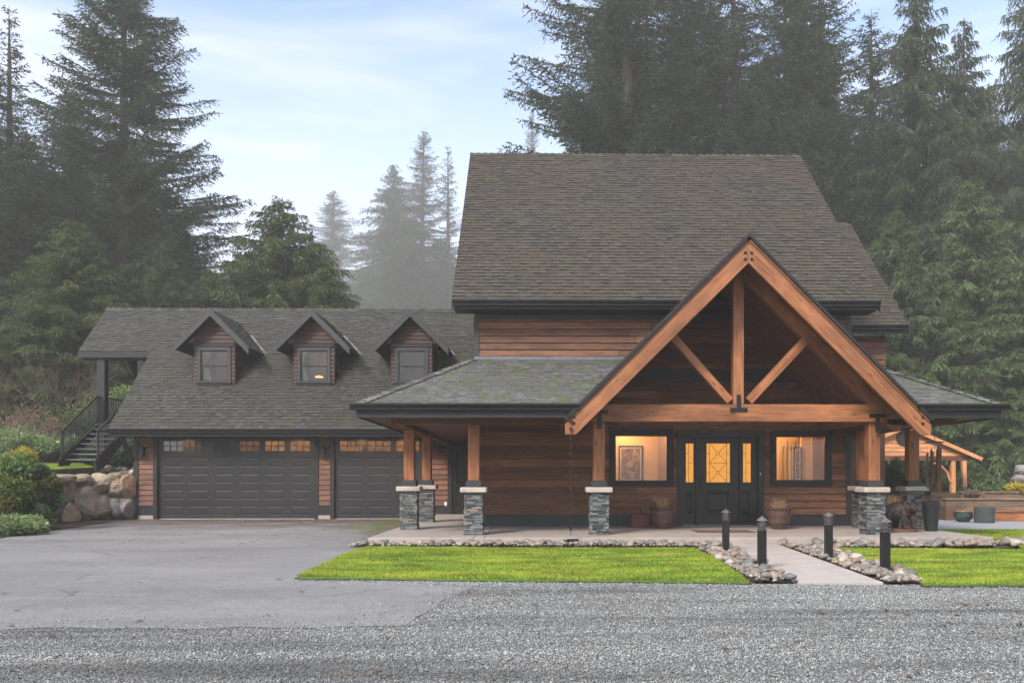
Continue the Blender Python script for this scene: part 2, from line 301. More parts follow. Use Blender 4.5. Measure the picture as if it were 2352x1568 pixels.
# ------------------------------------------------------------------ mesh builder
class MB:
    def __init__(s, seed=1): s.v = []; s.f = []; s.t = []; s.g = []; s.r = random.Random(seed)
    def add(s, pts, faces, tv=None, gc=None):
        k = len(s.v); s.v += [tuple(p) for p in pts]; s.g += [tuple(p) for p in (gc or pts)]
        t = s.r.random() if tv is None else tv
        for f in faces: s.f.append(tuple(i + k for i in f)); s.t.append(t)
    def obox(s, o, a, b, c, tv=None, grain=0):
        o, a, b, c = Vector(o), Vector(a), Vector(b), Vector(c)
        if a.cross(b).dot(c) < 0: o = o + c; c = -c
        P = [o + a * i + b * j + c * k for k in (0, 1) for j in (0, 1) for i in (0, 1)]
        ls = [a.length, b.length, c.length]; oo = [s.r.uniform(0, 30) for _ in range(3)]
        order = {0: (0, 1, 2), 1: (1, 0, 2), 2: (2, 0, 1)}[grain]
        G = []
        for k in (0, 1):
            for j in (0, 1):
                for i in (0, 1):
                    q = [i * ls[0], j * ls[1], k * ls[2]]; G.append(tuple(q[m] + oo[m] for m in order))
        s.add(P, [(0, 2, 3, 1), (4, 5, 7, 6), (0, 1, 5, 4), (2, 6, 7, 3), (0, 4, 6, 2), (1, 3, 7, 5)], tv, G)
    def box(s, x0, x1, y0, y1, z0, z1, tv=None, grain=None):
        d = (abs(x1 - x0), abs(y1 - y0), abs(z1 - z0))
        if grain is None: grain = d.index(max(d))
        s.obox((min(x0, x1), min(y0, y1), min(z0, z1)), (d[0], 0, 0), (0, d[1], 0), (0, 0, d[2]), tv, grain)
    def beam(s, p0, p1, w, h, up=(0, 0, 1), tv=None):
        """bar from p0 to p1: w across, h along 'up'"""
        p0, p1 = Vector(p0), Vector(p1); a = p1 - p0; d = a.normalized(); sd_ = d.cross(Vector(up)).normalized(); u = sd_.cross(d).normalized()
        s.obox(p0 - sd_ * w / 2 - u * h / 2, a, sd_ * w, u * h, tv, 0)
    def tube(s, path, rr, n=8, tv=None, cap=True):
        path = [Vector(p) for p in path]; k0 = len(s.v); N_ = len(path)
        if not hasattr(rr, '__len__'): rr = [rr] * N_
        ref = Vector((0, 0, 1)) if abs((path[-1] - path[0]).normalized().z) < .9 else Vector((1, 0, 0))
        P = []
        for i, p in enumerate(path):
            d = (path[min(i + 1, N_ - 1)] - path[max(i - 1, 0)]).normalized(); a = d.cross(ref).normalized(); b = a.cross(d)
            P += [p + a * math.cos(q * math.tau / n) * rr[i] + b * math.sin(q * math.tau / n) * rr[i] for q in range(n)]
        fs = [(i * n + q, i * n + (q + 1) % n, (i + 1) * n + (q + 1) % n, (i + 1) * n + q) for i in range(N_ - 1) for q in range(n)]
        if cap: fs += [tuple(range(n))[::-1], tuple((N_ - 1) * n + q for q in range(n))]
        s.add(P, fs, tv)
    def lathe(s, prof, c=(0, 0, 0), n=24, tv=None, wob=0):
        P = []; 
        for r_, z in prof:
            for q in range(n):
                a = q * math.tau / n; rr = r_ * (1 + wob * math.sin(a * 8)); P.append((c[0] + rr * math.cos(a), c[1] + rr * math.sin(a), c[2] + z))
        m = len(prof)
        fs = [(i * n + q, i * n + (q + 1) % n, (i + 1) * n + (q + 1) % n, (i + 1) * n + q) for i in range(m - 1) for q in range(n)]
        fs += [tuple(range(n))[::-1], tuple((m - 1) * n + q for q in range(n))]
        s.add(P, fs, tv)
    def prism(s, poly, d, tv=None, gc=None):
        """closed polygon (3-D points) pushed along vector d"""
        d = Vector(d); a = [Vector(p) for p in poly]; n = len(a)
        nrm = Vector((0, 0, 0))
        for i in range(n): nrm += a[i].cross(a[(i + 1) % n])
        if nrm.dot(d) > 0: a = a[::-1]
        P = a + [p + d for p in a]
        s.add(P, [tuple(range(n)), tuple(range(2 * n - 1, n - 1, -1))] + [(i, i + n, (i + 1) % n + n, (i + 1) % n) for i in range(n)], tv, gc)
    def build(s, name, mat, parent=None, smooth=False, bevel=0):
        me = bpy.data.meshes.new(name); me.from_pydata(s.v, [], s.f)
        g = me.attributes.new('gc', 'FLOAT_VECTOR', 'POINT'); g.data.foreach_set('vector', np.array(s.g, dtype=np.float32).ravel())
        lt = np.repeat(np.array(s.t, dtype=np.float32), [len(f) for f in s.f])
        c = me.attributes.new('tv', 'FLOAT_COLOR', 'CORNER'); c.data.foreach_set('color', np.stack([lt, lt, lt, np.ones_like(lt)], 1).ravel())
        me.materials.append(MATS[mat] if isinstance(mat, str) else mat)
        if smooth: me.polygons.foreach_set('use_smooth', [True] * len(me.polygons))
        o = bpy.data.objects.new(name, me); COL.objects.link(o)
        if parent: o.parent = parent; o.matrix_parent_inverse = Matrix.Translation(-WL(parent))
        if bevel:
            b = o.modifiers.new('bevel', 'BEVEL'); b.width = bevel; b.segments = 2; b.limit_method = 'ANGLE'
        return o
WLOC = {}
def WL(o): return WLOC.get(o.name, Vector((0, 0, 0)))
def empty(name, label=None, cat=None, loc=(0, 0, 0), group=None, parent=None):
    o = bpy.data.objects.new(name, None); COL.objects.link(o); o.empty_display_size = .2
    if parent: o.parent = parent; WLOC[o.name] = WL(parent)
    else: o.location = loc; WLOC[o.name] = Vector(loc)
    if label: o['label'] = label; o['category'] = cat
    if group: o['group'] = group
    return o
def tag(o, label, cat, group=None):
    o['label'] = label; o['category'] = cat
    if group: o['group'] = group
    return o
def kind(o, k, label=None):
    o['kind'] = k
    if label: o['label'] = label
    return o
def npmesh(name, V, Fc, tv, mat, n=3, gc=None, smooth=False):
    """V (k,3), Fc (m,n) indices, tv (m,) tone"""
    me = bpy.data.meshes.new(name); k, m = len(V), len(Fc)
    me.vertices.add(k); me.vertices.foreach_set('co', np.asarray(V, dtype=np.float32).ravel())
    me.loops.add(m * n); me.loops.foreach_set('vertex_index', np.asarray(Fc, dtype=np.int32).ravel())
    me.polygons.add(m); me.polygons.foreach_set('loop_start', np.arange(0, m * n, n, dtype=np.int32))
    try: me.polygons.foreach_set('loop_total', np.full(m, n, dtype=np.int32))
    except Exception: pass
    me.update(calc_edges=True)
    lt = np.repeat(np.asarray(tv, dtype=np.float32), n)
    c = me.attributes.new('tv', 'FLOAT_COLOR', 'CORNER'); c.data.foreach_set('color', np.stack([lt, lt, lt, np.ones_like(lt)], 1).ravel())
    if smooth: me.polygons.foreach_set('use_smooth', np.ones(m, dtype=bool))
    me.materials.append(MATS[mat]); return me

def sub(iv, cuts):
    out = []
    for a, b in iv:
        cur = [(a, b)]
        for c, d in cuts:
            cur = [q for (x, y) in cur for q in ((x, min(y, c)), (max(x, d), y)) if q[1] - q[0] > .012]
        out += cur
    return out
def shingles(mb, deck, O, U, V, length, fn, e=.145, seed=3, wmin=.10, wmax=.22, thick=.023):
    """courses of separate shingles on the plane O + U*x + V*d; fn(d) -> list of x intervals"""
    r = random.Random(seed); O, U, V = Vector(O), Vector(U).normalized(), Vector(V).normalized(); N_ = U.cross(V).normalized()
    if N_.z < 0: N_ = -N_
    k = 0; d = 0.0; oo = r.uniform(0, 50)
    while d < length - .02:
        d1 = min(d + e, length)
        for a, b in fn(d + e * .5):
            P = [O + U * a + V * d, O + U * b + V * d, O + U * b + V * d1, O + U * a + V * d1]
            deck.add([p - N_ * .005 for p in P] + [p - N_ * .10 for p in P], [(0, 1, 2, 3), (7, 6, 5, 4), (0, 4, 5, 1), (2, 6, 7, 3), (1, 5, 6, 2), (0, 3, 7, 4)], .4)
            x = a - r.uniform(0, .15); band = r.gauss(0, .05)
            while x < b:
                w_ = r.uniform(wmin, wmax); x0, x1 = max(x, a), min(x + w_, b); x += w_
                if x1 - x0 < .01: continue
                th = thick * r.choice((.55, .6, 1.0, 1.15)); dj = r.uniform(-.006, .006); g = .004
                q = [O + U * (x0 + g) + V * (d + dj) + N_ * th, O + U * (x1 - g) + V * (d + dj) + N_ * th, O + U * (x1 - g) + V * (d1 + .02) + N_ * .001, O + U * (x0 + g) + V * (d1 + .02) + N_ * .001,
                     O + U * (x0 + g) + V * (d + dj), O + U * (x1 - g) + V * (d + dj)]
                gc = [(oo + p[0], p[1], 0) for p in ((x0, d), (x1, d), (x1, d1), (x0, d1), (x0, d), (x1, d))]
                mb.add(q, [(0, 1, 2, 3), (4, 5, 1, 0), (5, 2, 1), (4, 0, 3)], min(1, max(0, r.betavariate(5, 5.5) + band + (.12 if th > thick * .9 else -.08))), gc)
        d += e
def caps(mb, p0, p1, s0, s1, e=.2, w_=.15, seed=5):
    """ridge or hip caps from p0 to p1; s0, s1 directions down each side"""
    r = random.Random(seed); p0, p1 = Vector(p0), Vector(p1); a = p1 - p0; n = int(a.length / e); d = a.normalized(); s0, s1 = Vector(s0).normalized(), Vector(s1).normalized()
    for i in range(n):
        q0 = p0 + d * (i * e); q1 = q0 + d * (e * 1.25); up = Vector((0, 0, .030 + r.uniform(0, .006))); lo = Vector((0, 0, .010))
        P = [q0 + up + s0 * w_, q0 + up + Vector((0, 0, .012)), q0 + up + s1 * w_, q1 + lo + s0 * w_, q1 + lo, q1 + lo + s1 * w_]
        P += [P[0] - up, q0, P[2] - up]
        mb.add(P, [(0, 1, 4, 3), (1, 2, 5, 4), (6, 7, 1, 0), (7, 8, 2, 1)], r.random(), [(i * e + 9, 0, 0)] * 9)
def gutter(parent, p0, p1, out, h=.125, name='gutter', mat='gutter'):
    mb = MB(); p0, p1, o = Vector(p0), Vector(p1), Vector(out).normalized(); z = Vector((0, 0, 1))
    prof = [(0, 0), (.012, 0), (.012, -.08), (.10, -.08), (.115, 0), (.13, 0), (.13, -.03), (.115, -.055), (.09, -h * .75), (.085, -h), (0, -h)]
    mb.prism([p0 + o * a + z * b for a, b in prof], p1 - p0); return mb.build(name, mat, parent)

def siding(mb, O, U, N_, length, z0, z1, cuts=(), prof=None, e=.162, seed=1):
    """lap boards; cuts = (x0, x1, z0, z1) in wall coordinates; prof(z) -> (a, b)"""
    r = random.Random(seed); O, U, N_ = Vector(O), Vector(U), Vector(N_); z = z0; Z = Vector((0, 0, 1))
    while z < z1 - .01:
        zt = min(z + e, z1); zm = (z + zt) / 2
        a, b = prof(zm) if prof else (0, length)
        if b - a > .02:
            for x0, x1 in sub([(a, b)], [(c[0], c[1]) for c in cuts if c[2] < zm < c[3]]):
                x = x0
                while x < x1 - .01:
                    xe = min(x1, x + r.uniform(2.2, 4.6)); xe = x1 if x1 - xe < .5 else xe
                    A = O + U * (x + .001); B = O + U * (xe - .001); oo = r.uniform(0, 60); t = r.random()
                    P = [A + Z * (z + .009) + N_ * .036, B + Z * (z + .009) + N_ * .036, B + Z * (zt - .001) + N_ * .004, A + Z * (zt - .001) + N_ * .004, A + Z * (z + .009), B + Z * (z + .009), B + Z * zt, A + Z * zt]
                    G = [(oo + (x if i in (0, 3, 4, 7) else xe), t * 40 + (0 if i in (0, 1, 4, 5) else e), oo) for i in range(8)]
                    fs = [(0, 1, 2, 3), (4, 5, 1, 0), (3, 2, 6, 7), (0, 3, 7, 4), (1, 5, 6, 2)]
                    if U.cross(Z).dot(N_) < 0: fs = [f[::-1] for f in fs]
                    mb.add(P, fs, t, G); x = xe
        z += e
def core(mb, O, U, N_, x0, x1, z0, z1, cuts=(), th=.14):
    """wall behind the boards, with real openings and reveals"""
    O, U, N_ = Vector(O), Vector(U), Vector(N_); Z = Vector((0, 0, 1))
    xs = sorted({x0, x1, *[c[i] for c in cuts for i in (0, 1)]}); zs = sorted({z0, z1, *[c[i] for c in cuts for i in (2, 3)]})
    for a, b in zip(xs, xs[1:]):
        for c, d in zip(zs, zs[1:]):
            if any(q[0] < (a + b) / 2 < q[1] and q[2] < (c + d) / 2 < q[3] for q in cuts): continue
            mb.obox(O + U * a + Z * c - N_ * .004, U * (b - a), Z * (d - c), -N_ * th, .5)

# ================================================================== GROUND
def sheet(name, pts, z, mat, k='structure'):
    mb = MB(); mb.add([(x, y, z) for x, y in pts], [tuple(range(len(pts)))]); o = mb.build(name, mat)
    if o.data.polygons[0].normal.z < 0: o.data.flip_normals()
    return kind(o, k)
sheet('ground', [(-188, -13), (188, -13), (188, 278), (-188, 278)], -.06, 'forest_floor')
LAWN_FY = gd(1500, 1336)[1]
sheet('gravel_bed', [(-60, -12), (60, -12), (60, 13.5), (-60, 13.5)], -.002, 'gravel')
def wobble(pts, step=.15, amp=.04, seed=2):
    out = []
    for i, p in enumerate(pts):
        q = pts[(i + 1) % len(pts)]; n = max(1, int(math.dist(p, q) / step))
        for j in range(n):
            t = j / n; x, y = p[0] + (q[0] - p[0]) * t, p[1] + (q[1] - p[1]) * t
            v = mnoise.noise_vector(Vector((x * 1.7, y * 1.7, seed)))
            out.append((x + v.x * amp, y + v.y * amp))
    return out
asp = [(-40, 6.55), gd(0, 1446), gd(350, 1443), gd(700, 1442), gd(930, 1438), gd(985, 1404), gd(1030, 1372), gd(1085, 1346), gd(690, 1332), gd(845, 1254), gd(850, 1246), gd(928, 1204), (-3.0, 25.38), (-12.46, 25.38), (-12.75, 25.2), gd(250, 1200), gd(130, 1217), gd(0, 1237), (-11.6, 14), (-40, 13)]
sheet('driveway', wobble(asp, .08, .13), .004, 'asphalt')
# soil strip at the foot of the rock wall
sheet('soil_bed', wobble([gd(315, 1193), gd(250, 1199), gd(130, 1216), gd(0, 1236), (-14.5, 16.5), (-15, 25.2), (-12.5, 25.3)], .3, .05), .012, 'soil')

def hill(y): return max(0, (y - 120) / 150) ** 1.3 * 60 - .5
mb = MB(); nx, ny = 40, 24
for j in range(ny):
    for i in range(nx):
        x, y = -187 + i * 374 / (nx - 1), 118 + j * 158 / (ny - 1); mb.v.append((x, y, hill(y) + mnoise.noise(Vector((x * .02, y * .02, 0))) * 4 * min(1, (y - 118) / 40))); mb.g.append((x, y, 0))
for j in range(ny - 1):
    for i in range(nx - 1): mb.f.append((j * nx + i, j * nx + i + 1, (j + 1) * nx + i + 1, (j + 1) * nx + i)); mb.t.append(.5)
kind(mb.build('hill', 'forest_floor', smooth=True), 'structure')
# upper terrace to the left of the garage
WALL = [(4, -12.6), (12, -12.3), (17, -12.7), (20, -13.2), (22.5, -13.7), (24.6, -13.6), (25.3, -12.7), (26, -12.52), (31, -12.52), (34, -12.3), (60, -12)]
def wx(y):
    for (a, b), (c, d) in zip(WALL, WALL[1:]):
        if a <= y <= c: return b + (d - b) * (y - a) / (c - a)
    return WALL[-1][1]
mb = MB(); ys = [4 + .7 * i for i in range(28)] + [24.2 + .3 * i for i in range(12)] + [28 + 1.5 * i for i in range(22)]; offs = [0, -.06, -.18, -1, -2, -4, -8, -15, -30, -60, -120]
for y in ys:
    for q, o in enumerate(offs):
        h = [-.1, 1.10, 1.34, 1.40, 1.50, 1.62, 1.8, 2.2, 3, 4, 5][q]
        if y < 14: h *= max(.0, (y - 4) / 10) ** .5
        x = wx(y) + o; mb.v.append((x, y, h + mnoise.noise(Vector((x, y, 0))) * .05)); mb.g.append((x, y, 0))
n = len(offs)
for i in range(len(ys) - 1):
    for q in range(n - 1): mb.f.append((i * n + q, (i + 1) * n + q, (i + 1) * n + q + 1, i * n + q + 1)); mb.t.append(.5)
o = mb.build('terrain', 'forest_floor', smooth=True)
if o.data.polygons[5].normal.z < 0: o.data.flip_normals()
kind(o, 'structure')

SL = .15   # slab height
SX0, SX1, SY0, SY1 = gd(852, 1232, SL)[0], 8.78, 15.3, 25.36
P5 = gd(2255, 1231, SL)
mb = MB(); joints = [SX0, pX(1095, 16.2), pX(1112, 15.3), pX(1336, 15.3), pX(1402, 15.3), pX(1640, 15.3), pX(1960, 15.3), pX(2052, 15.3), SX1]
for a, b in zip(joints, joints[1:]): mb.box(a + .004, b - .004, SY0, 19.06, -.05, SL)
mb.box(SX0, -1.40, 19.07, SY1, -.05, SL); mb.box(7.55, SX1, 19.07, SY1 + 1, -.05, SL); mb.box(SX0 + .02, SX1 - .02, SY0 + .012, 19.05, -.05, SL - .012)
kind(mb.build('porch_slab', 'concrete', bevel=.012), 'structure')
# path
pa = [gd(1835, 1341), gd(2030, 1343), gd(1787, 1253), gd(1672, 1253)]
mb = MB()
ts = [0, .36, .70, 1]
for t0, t1 in zip(ts, ts[1:]):
    A = [tuple(pa[0][k] + (pa[3][k] - pa[0][k]) * t for k in (0, 1)) for t in (t0 + .003, t1 - .003)]
    B = [tuple(pa[1][k] + (pa[2][k] - pa[1][k]) * t for k in (0, 1)) for t in (t0 + .003, t1 - .003)]
    mb.prism([(*A[0], -.04), (*B[0], -.04), (*B[1], -.04), (*A[1], -.04)], (0, 0, .075))
kind(mb.build('path', 'concrete_path', bevel=.006), 'structure')
# patio at the right
sheet('patio', [(8.8, 19.6), (40, 19.2), (40, 26.5), (8.8, 26.5)], .03, 'patio')

# lawns: sheet + blades
lawn1 = [gd(684, 1329), gd(740, 1300), gd(800, 1272), gd(842, 1260), gd(1200, 1263), gd(1597, 1263), gd(1640, 1285), gd(1722, 1341), gd(1400, 1337), gd(1050, 1334), gd(760, 1330)]
lawn2 = [gd(2122, 1347), gd(2030, 1306), gd(1906, 1263), gd(2200, 1266), gd(2352, 1267), (14, gd(2352, 1267)[1]), (14, gd(2352, 1347)[1])]
lawn3 = [gd(2262, 1240), (9.0, 17.0), (8.85, 19.5), (16, 19.1), (16, 15.25), gd(2352, 1262), gd(2320, 1246)]
lawn4 = None
def inpoly(P, poly):
    x, y = P[:, 0], P[:, 1]; r = np.zeros(len(P), bool); j = len(poly) - 1
    for i in range(len(poly)):
        xi, yi = poly[i]; xj, yj = poly[j]
        c = ((yi > y) != (yj > y)) & (x < (xj - xi) * (y - yi) / (yj - yi + 1e-12) + xi); r ^= c; j = i
    return r
rng = np.random.default_rng(5)
def blades(poly, dens, z, hh=.035):
    P = np.array(poly); lo, hi = P.min(0), P.max(0); n = int(dens * (hi[0] - lo[0]) * (hi[1] - lo[1]))
    q = rng.uniform(lo, hi, (n, 2)); q = q[inpoly(q, poly)]; n = len(q)
    a = rng.uniform(0, math.tau, n); w_ = rng.uniform(.004, .008, n); h = hh * rng.uniform(.5, 1.3, n); l = rng.normal(0, .5, (n, 2)) * h[:, None]
    V = np.zeros((n, 3, 3)); V[:, :, 2] = z
    V[:, 0, :2] = q - np.stack([np.cos(a), np.sin(a)], 1) * w_[:, None]; V[:, 1, :2] = q + np.stack([np.cos(a), np.sin(a)], 1) * w_[:, None]
    V[:, 2, :2] = q + l; V[:, 2, 2] = z + h
    return V.reshape(-1, 3), rng.random(n)
def lawn(name, poly, dens, z=.03, amp=.055):
    cx_ = sum(p[0] for p in poly) / len(poly); cy_ = sum(p[1] for p in poly) / len(poly)
    sheet('soil_bed', wobble([(cx_ + (x - cx_) * 1.014, cy_ + (y - cy_) * 1.03) for x, y in poly], .1, .03), .010, 'soil')
    w2 = wobble(poly, .12, amp); mb = MB(); mb.prism([(x, y, -.02) for x, y in w2], (0, 0, z + .02)); s = kind(mb.build(name, 'lawn'), 'structure'); V, t = blades(w2, dens, z)
    me = npmesh('grass', V, np.arange(len(V)).reshape(-1, 3), t, 'blade'); o = bpy.data.objects.new('grass', me); COL.objects.link(o)
    kind(o, 'stuff'); o['category'] = 'grass'; return o
g = lawn('lawn', lawn1, 5200); g['label'] = 'bright green lawn grass left of the concrete path'
g = lawn('lawn', lawn2, 5200); g['label'] = 'bright green lawn grass right of the concrete path'
g = lawn('lawn', lawn3, 2200); g['label'] = 'green grass between the porch corner and the grey patio'
tl = [(-14.9, 22.4), (-14.02, 22.9), (-13.85, 24.6), (-13.6, 25.3), (pX(186, 28), 28), (pX(80, 28), 28), (-15.8, 22.6)]
mb = MB(); mb.prism([(x, y, 0) for x, y in tl], (0, 0, .45)); s = kind(mb.build('lawn', 'forest_floor'), 'structure'); V, t = blades(tl, 2200, 1.45, .05); fz = lambda y: (y - 22.4) * .055
V[:, 2] += fz(V[:, 1])
for q in s.data.vertices: q.co.z += 1.0 + fz(q.co.y)
o = bpy.data.objects.new('grass', npmesh('grass', V, np.arange(len(V)).reshape(-1, 3), t, 'blade')); COL.objects.link(o); kind(o, 'stuff', 'small patch of grass on the terrace above the rock wall'); o['category'] = 'grass'

# gravel chips
def chips():
    n = 520000
    y = 4.2 + (10.3 - 4.2) * rng.random(n) ** .8; x = rng.uniform(-1, 1, n) * (y * .72 + .8) + y * -.02
    xy = np.stack([x, y], 1); keep = ~inpoly(xy + rng.normal(0, .16, xy.shape) * rng.random((n, 1)), asp) & ~inpoly(xy, lawn1) & ~inpoly(xy, lawn2) & ~inpoly(xy, [(pa[0][0] - .5, pa[0][1]), pa[0], pa[1], (pa[1][0] + .5, pa[1][1]), (8, 14), (0, 14)])
    ed = np.clip((gd(900, 1440)[1] + .9 - y) / .9, 0, 1) ** 3
    ex = np.clip(1 - np.abs(x - (-1.55 + (y - 7) * .35)) / .8, 0, 1) ** 2 * (y < 9.7)
    stray = rng.random(n) < .004 + .30 * ed + .30 * ex
    xy = xy[keep | stray]; n = len(xy)
    base = np.array([(1, 0, 0), (0, 1, 0), (-1, 0, 0), (0, -1, 0), (0, 0, 1), (0, 0, -1)], float)
    S = np.clip(rng.gamma(5.5, .00095, (n, 1, 1)), .0025, .013) * rng.uniform(.55, 1.25, (n, 1, 3)); V = base[None] * S * (1 + rng.uniform(-.35, .35, (n, 6, 3)))
    a = rng.uniform(0, math.tau, n); t = rng.uniform(-.9, .9, n); c, s_ = np.cos(a), np.sin(a); ct, st = np.cos(t), np.sin(t)
    X = V[:, :, 0] * ct[:, None] - V[:, :, 2] * st[:, None]; Z = V[:, :, 0] * st[:, None] + V[:, :, 2] * ct[:, None]; Y = V[:, :, 1]
    V = np.stack([X * c[:, None] - Y * s_[:, None] + xy[:, :1], X * s_[:, None] + Y * c[:, None] + xy[:, 1:], Z + rng.uniform(-.006, .008, (n, 1))], 2)
    f = np.array([(0, 1, 4), (1, 2, 4), (2, 3, 4), (3, 0, 4)])
    Fc = (f[None] + (np.arange(n) * 6)[:, None, None]).reshape(-1, 3)
    o = bpy.data.objects.new('gravel', npmesh('gravel', V.reshape(-1, 3), Fc, np.repeat(rng.random(n), 4), 'chip')); COL.objects.link(o)
    kind(o, 'stuff', 'grey crushed stone gravel covering the foreground drive'); o['category'] = 'gravel'
chips()

def litter():
    q = np.concatenate([np.stack([rng.uniform(-11, -3, 260), rng.uniform(15, 25.2, 260)], 1), np.stack([rng.uniform(-9, 6, 90), rng.uniform(5, 10.2, 90)], 1), np.stack([rng.normal(-6.5, 1.4, 300), 24.6 - np.abs(rng.normal(0, .7, 300))], 1)])
    n = len(q); a = rng.uniform(0, 6.28, n); s_ = rng.uniform(.02, .055, n)[:, None]; u = np.stack([np.cos(a), np.sin(a)], 1); w_ = np.stack([-u[:, 1], u[:, 0]], 1)
    V = np.zeros((n, 4, 3)); V[:, :, 2] = .012 + rng.uniform(0, .012, (n, 4)); V[:, 0, :2] = q + u * s_; V[:, 1, :2] = q + w_ * s_ * .5; V[:, 2, :2] = q - u * s_; V[:, 3, :2] = q - w_ * s_ * .5
    o = bpy.data.objects.new('fallen_leaves', npmesh('fallen_leaves', V.reshape(-1, 3), np.arange(n * 4).reshape(-1, 4), rng.random(n), 'rust', 4)); COL.objects.link(o); kind(o, 'stuff', 'brown fallen leaves and needles strewn over the driveway'); o['category'] = 'leaves'
litter()

# ================================================================== HOUSE
H = empty('house', 'brown timber house with dark shingle roofs, attached garage and a big timber entry gable', 'house', (0, 0, 0))
WY = 19.1                                     # entry wall
WX0, WX1 = pX(1090, WY), pX(1952, WY)
EY, EZ = 18.5, 5.33; RY = 24.06; RZ = EZ + (RY - EY)
RX0, RX1 = pX(1037, EY), pX(2022, EY)
gY, gEY, gEZ = 25.4, 24.6, 2.76; gRY = 29.17; gRZ = gEZ + gRY - gEY
gX0 = pX(310, gY); gRX0 = pX(248, gEY); gXX0 = pX(180, 27.38)
PEY, PEZ = 15.2, 2.65; PX0, PX1 = pX(818, PEY), pX(2300, PEY); PTZ = 4.08
S2 = math.sqrt(.5)
# gable of the entry
GY = 15.16; GX = pX(1720, GY); GZ = pZ(1720, 537, GY); GHW = 3.46

# ---- main roof
roof = MB(11); deck = MB()
cutg = lambda z: (GX - max(0, GZ - z), GX + max(0, GZ - z))
def fmain(d):
    z = EZ + d * S2; a, b = 0, RX1 - RX0
    return [(a, b)]
shingles(roof, deck, (RX0, EY, EZ), (1, 0, 0), (0, 1, 1), (RY - EY) / S2, fmain, seed=31)
shingles(roof, deck, (RX0, 2 * RY - EY, EZ), (1, 0, 0), (0, -1, 1), (RY - EY) / S2, fmain, e=.6, wmin=.5, wmax=1.2, seed=32)
caps(roof, (RX0, RY, RZ), (RX1, RY, RZ), (0, -1, -1), (0, 1, -1))
ro = roof.build('roof', 'shingle_main', H); ro['label'] = 'steep shingle roof of the tall main block'
deck.build('roof_deck', 'trim', ro)
for x in (RX0 + .004, RX1 - .034):
    mb = MB()
    for s_ in (-1, 1):
        p0 = Vector((x, RY + s_ * (RY - EY + .02), EZ - .15)); p1 = Vector((x, RY, RZ - .13))
        mb.prism([p0 + Vector((0, 0, .13)), p0 - Vector((0, 0, .10)), p1 - Vector((0, 0, .14)), p1 + Vector((0, 0, .09))], (.03, 0, 0))
    mb.build('barge_board', 'trim', ro)
gutter(ro, (RX0 + .03, EY, EZ + .0), (RX1 - .03, EY, EZ + .0), (0, -1, 0), .13)
mb = MB(); mb.box(RX0 + .05, RX1 - .05, EY + .002, EY + .03, EZ - .20, EZ - .03); mb.build('fascia', 'trim', ro)
mb = MB(); mb.box(RX0 + .05, RX1 - .05, EY + .032, WY - .03, EZ - .20, EZ - .16)
for x0, x1 in ((RX0 + .05, WX0 - .02), (WX1 + .02, RX1 - .05)): pass
mb.build('soffit', 'trim', ro)

# ---- main block walls
W = Vector
CW = []    # openings (wall coords from WX0)
def hx(u, Y=WY): return pX(u, Y)
def op(u0, u1, v0, v1): return (hx(u0) - WX0, hx(u1) - WX0, pZ(u0, v1, WY), pZ(u0, v0, WY))
w1 = op(1412, 1534, 999, 1105); w2 = op(1781, 1897, 1001, 1104); dr = op(1567, 1742, 1003, 1206)
dr = (dr[0], dr[1], SL - .01, dr[3])
cuts = [w1, w2, dr]
mb = MB(21); bigc = [(w1[0] - .13, w1[1] + .13, w1[2] - .1, w1[3] + .15), (w2[0] - .13, w2[1] + .13, w2[2] - .1, w2[3] + .15), (dr[0] - .12, dr[1] + .12, 0, dr[3] + .15)]
siding(mb, (WX0, WY, 0), (1, 0, 0), (0, -1, 0), WX1 - WX0, .41, 5.12, bigc, seed=4)
wl = mb.build('wall', 'siding', H); wl['label'] = 'brown lap siding of the entry wall and the storey above'
mb = MB(); core(mb, (WX0, WY, 0), (1, 0, 0), (0, -1, 0), 0, WX1 - WX0, SL - .1, 5.35, cuts)
for x in (WX0 + .001, WX1 - .141):
    mb.box(x, x + .14, WY + .15, 2 * RY - WY, -.1, 5.3)
    mb.prism([(x, WY + .05, 5.3), (x, 2 * RY - WY, 5.3), (x, RY, RZ - .25)], (.14, 0, 0))
mb.box(WX0, WX1, 2 * RY - WY, 2 * RY - WY + .14, -.1, 5.35)
mb.build('wall_core', 'soffit_wood', wl)
mb = MB()   # trim boards of this wall
mb.box(WX0 - .02, WX0 + .10, WY - .045, WY + .10, SL, 5.1); mb.box(WX1 - .10, WX1 + .02, WY - .045, WY + .10, SL, 5.1)
for a, b in sub([(WX0 + .102, WX1 - .102)], [(WX0 + dr[0] - .125, WX0 + dr[1] + .125)]): mb.box(a, b, WY - .04, WY - .002, SL, .40); mb.box(a, b, WY - .055, WY - .002, .402, .425)
mb.box(WX0 + .102, WX1 - .102, WY - .035, WY - .026, 5.0, 5.12)
mb.build('corner_board', 'trim_light', wl)

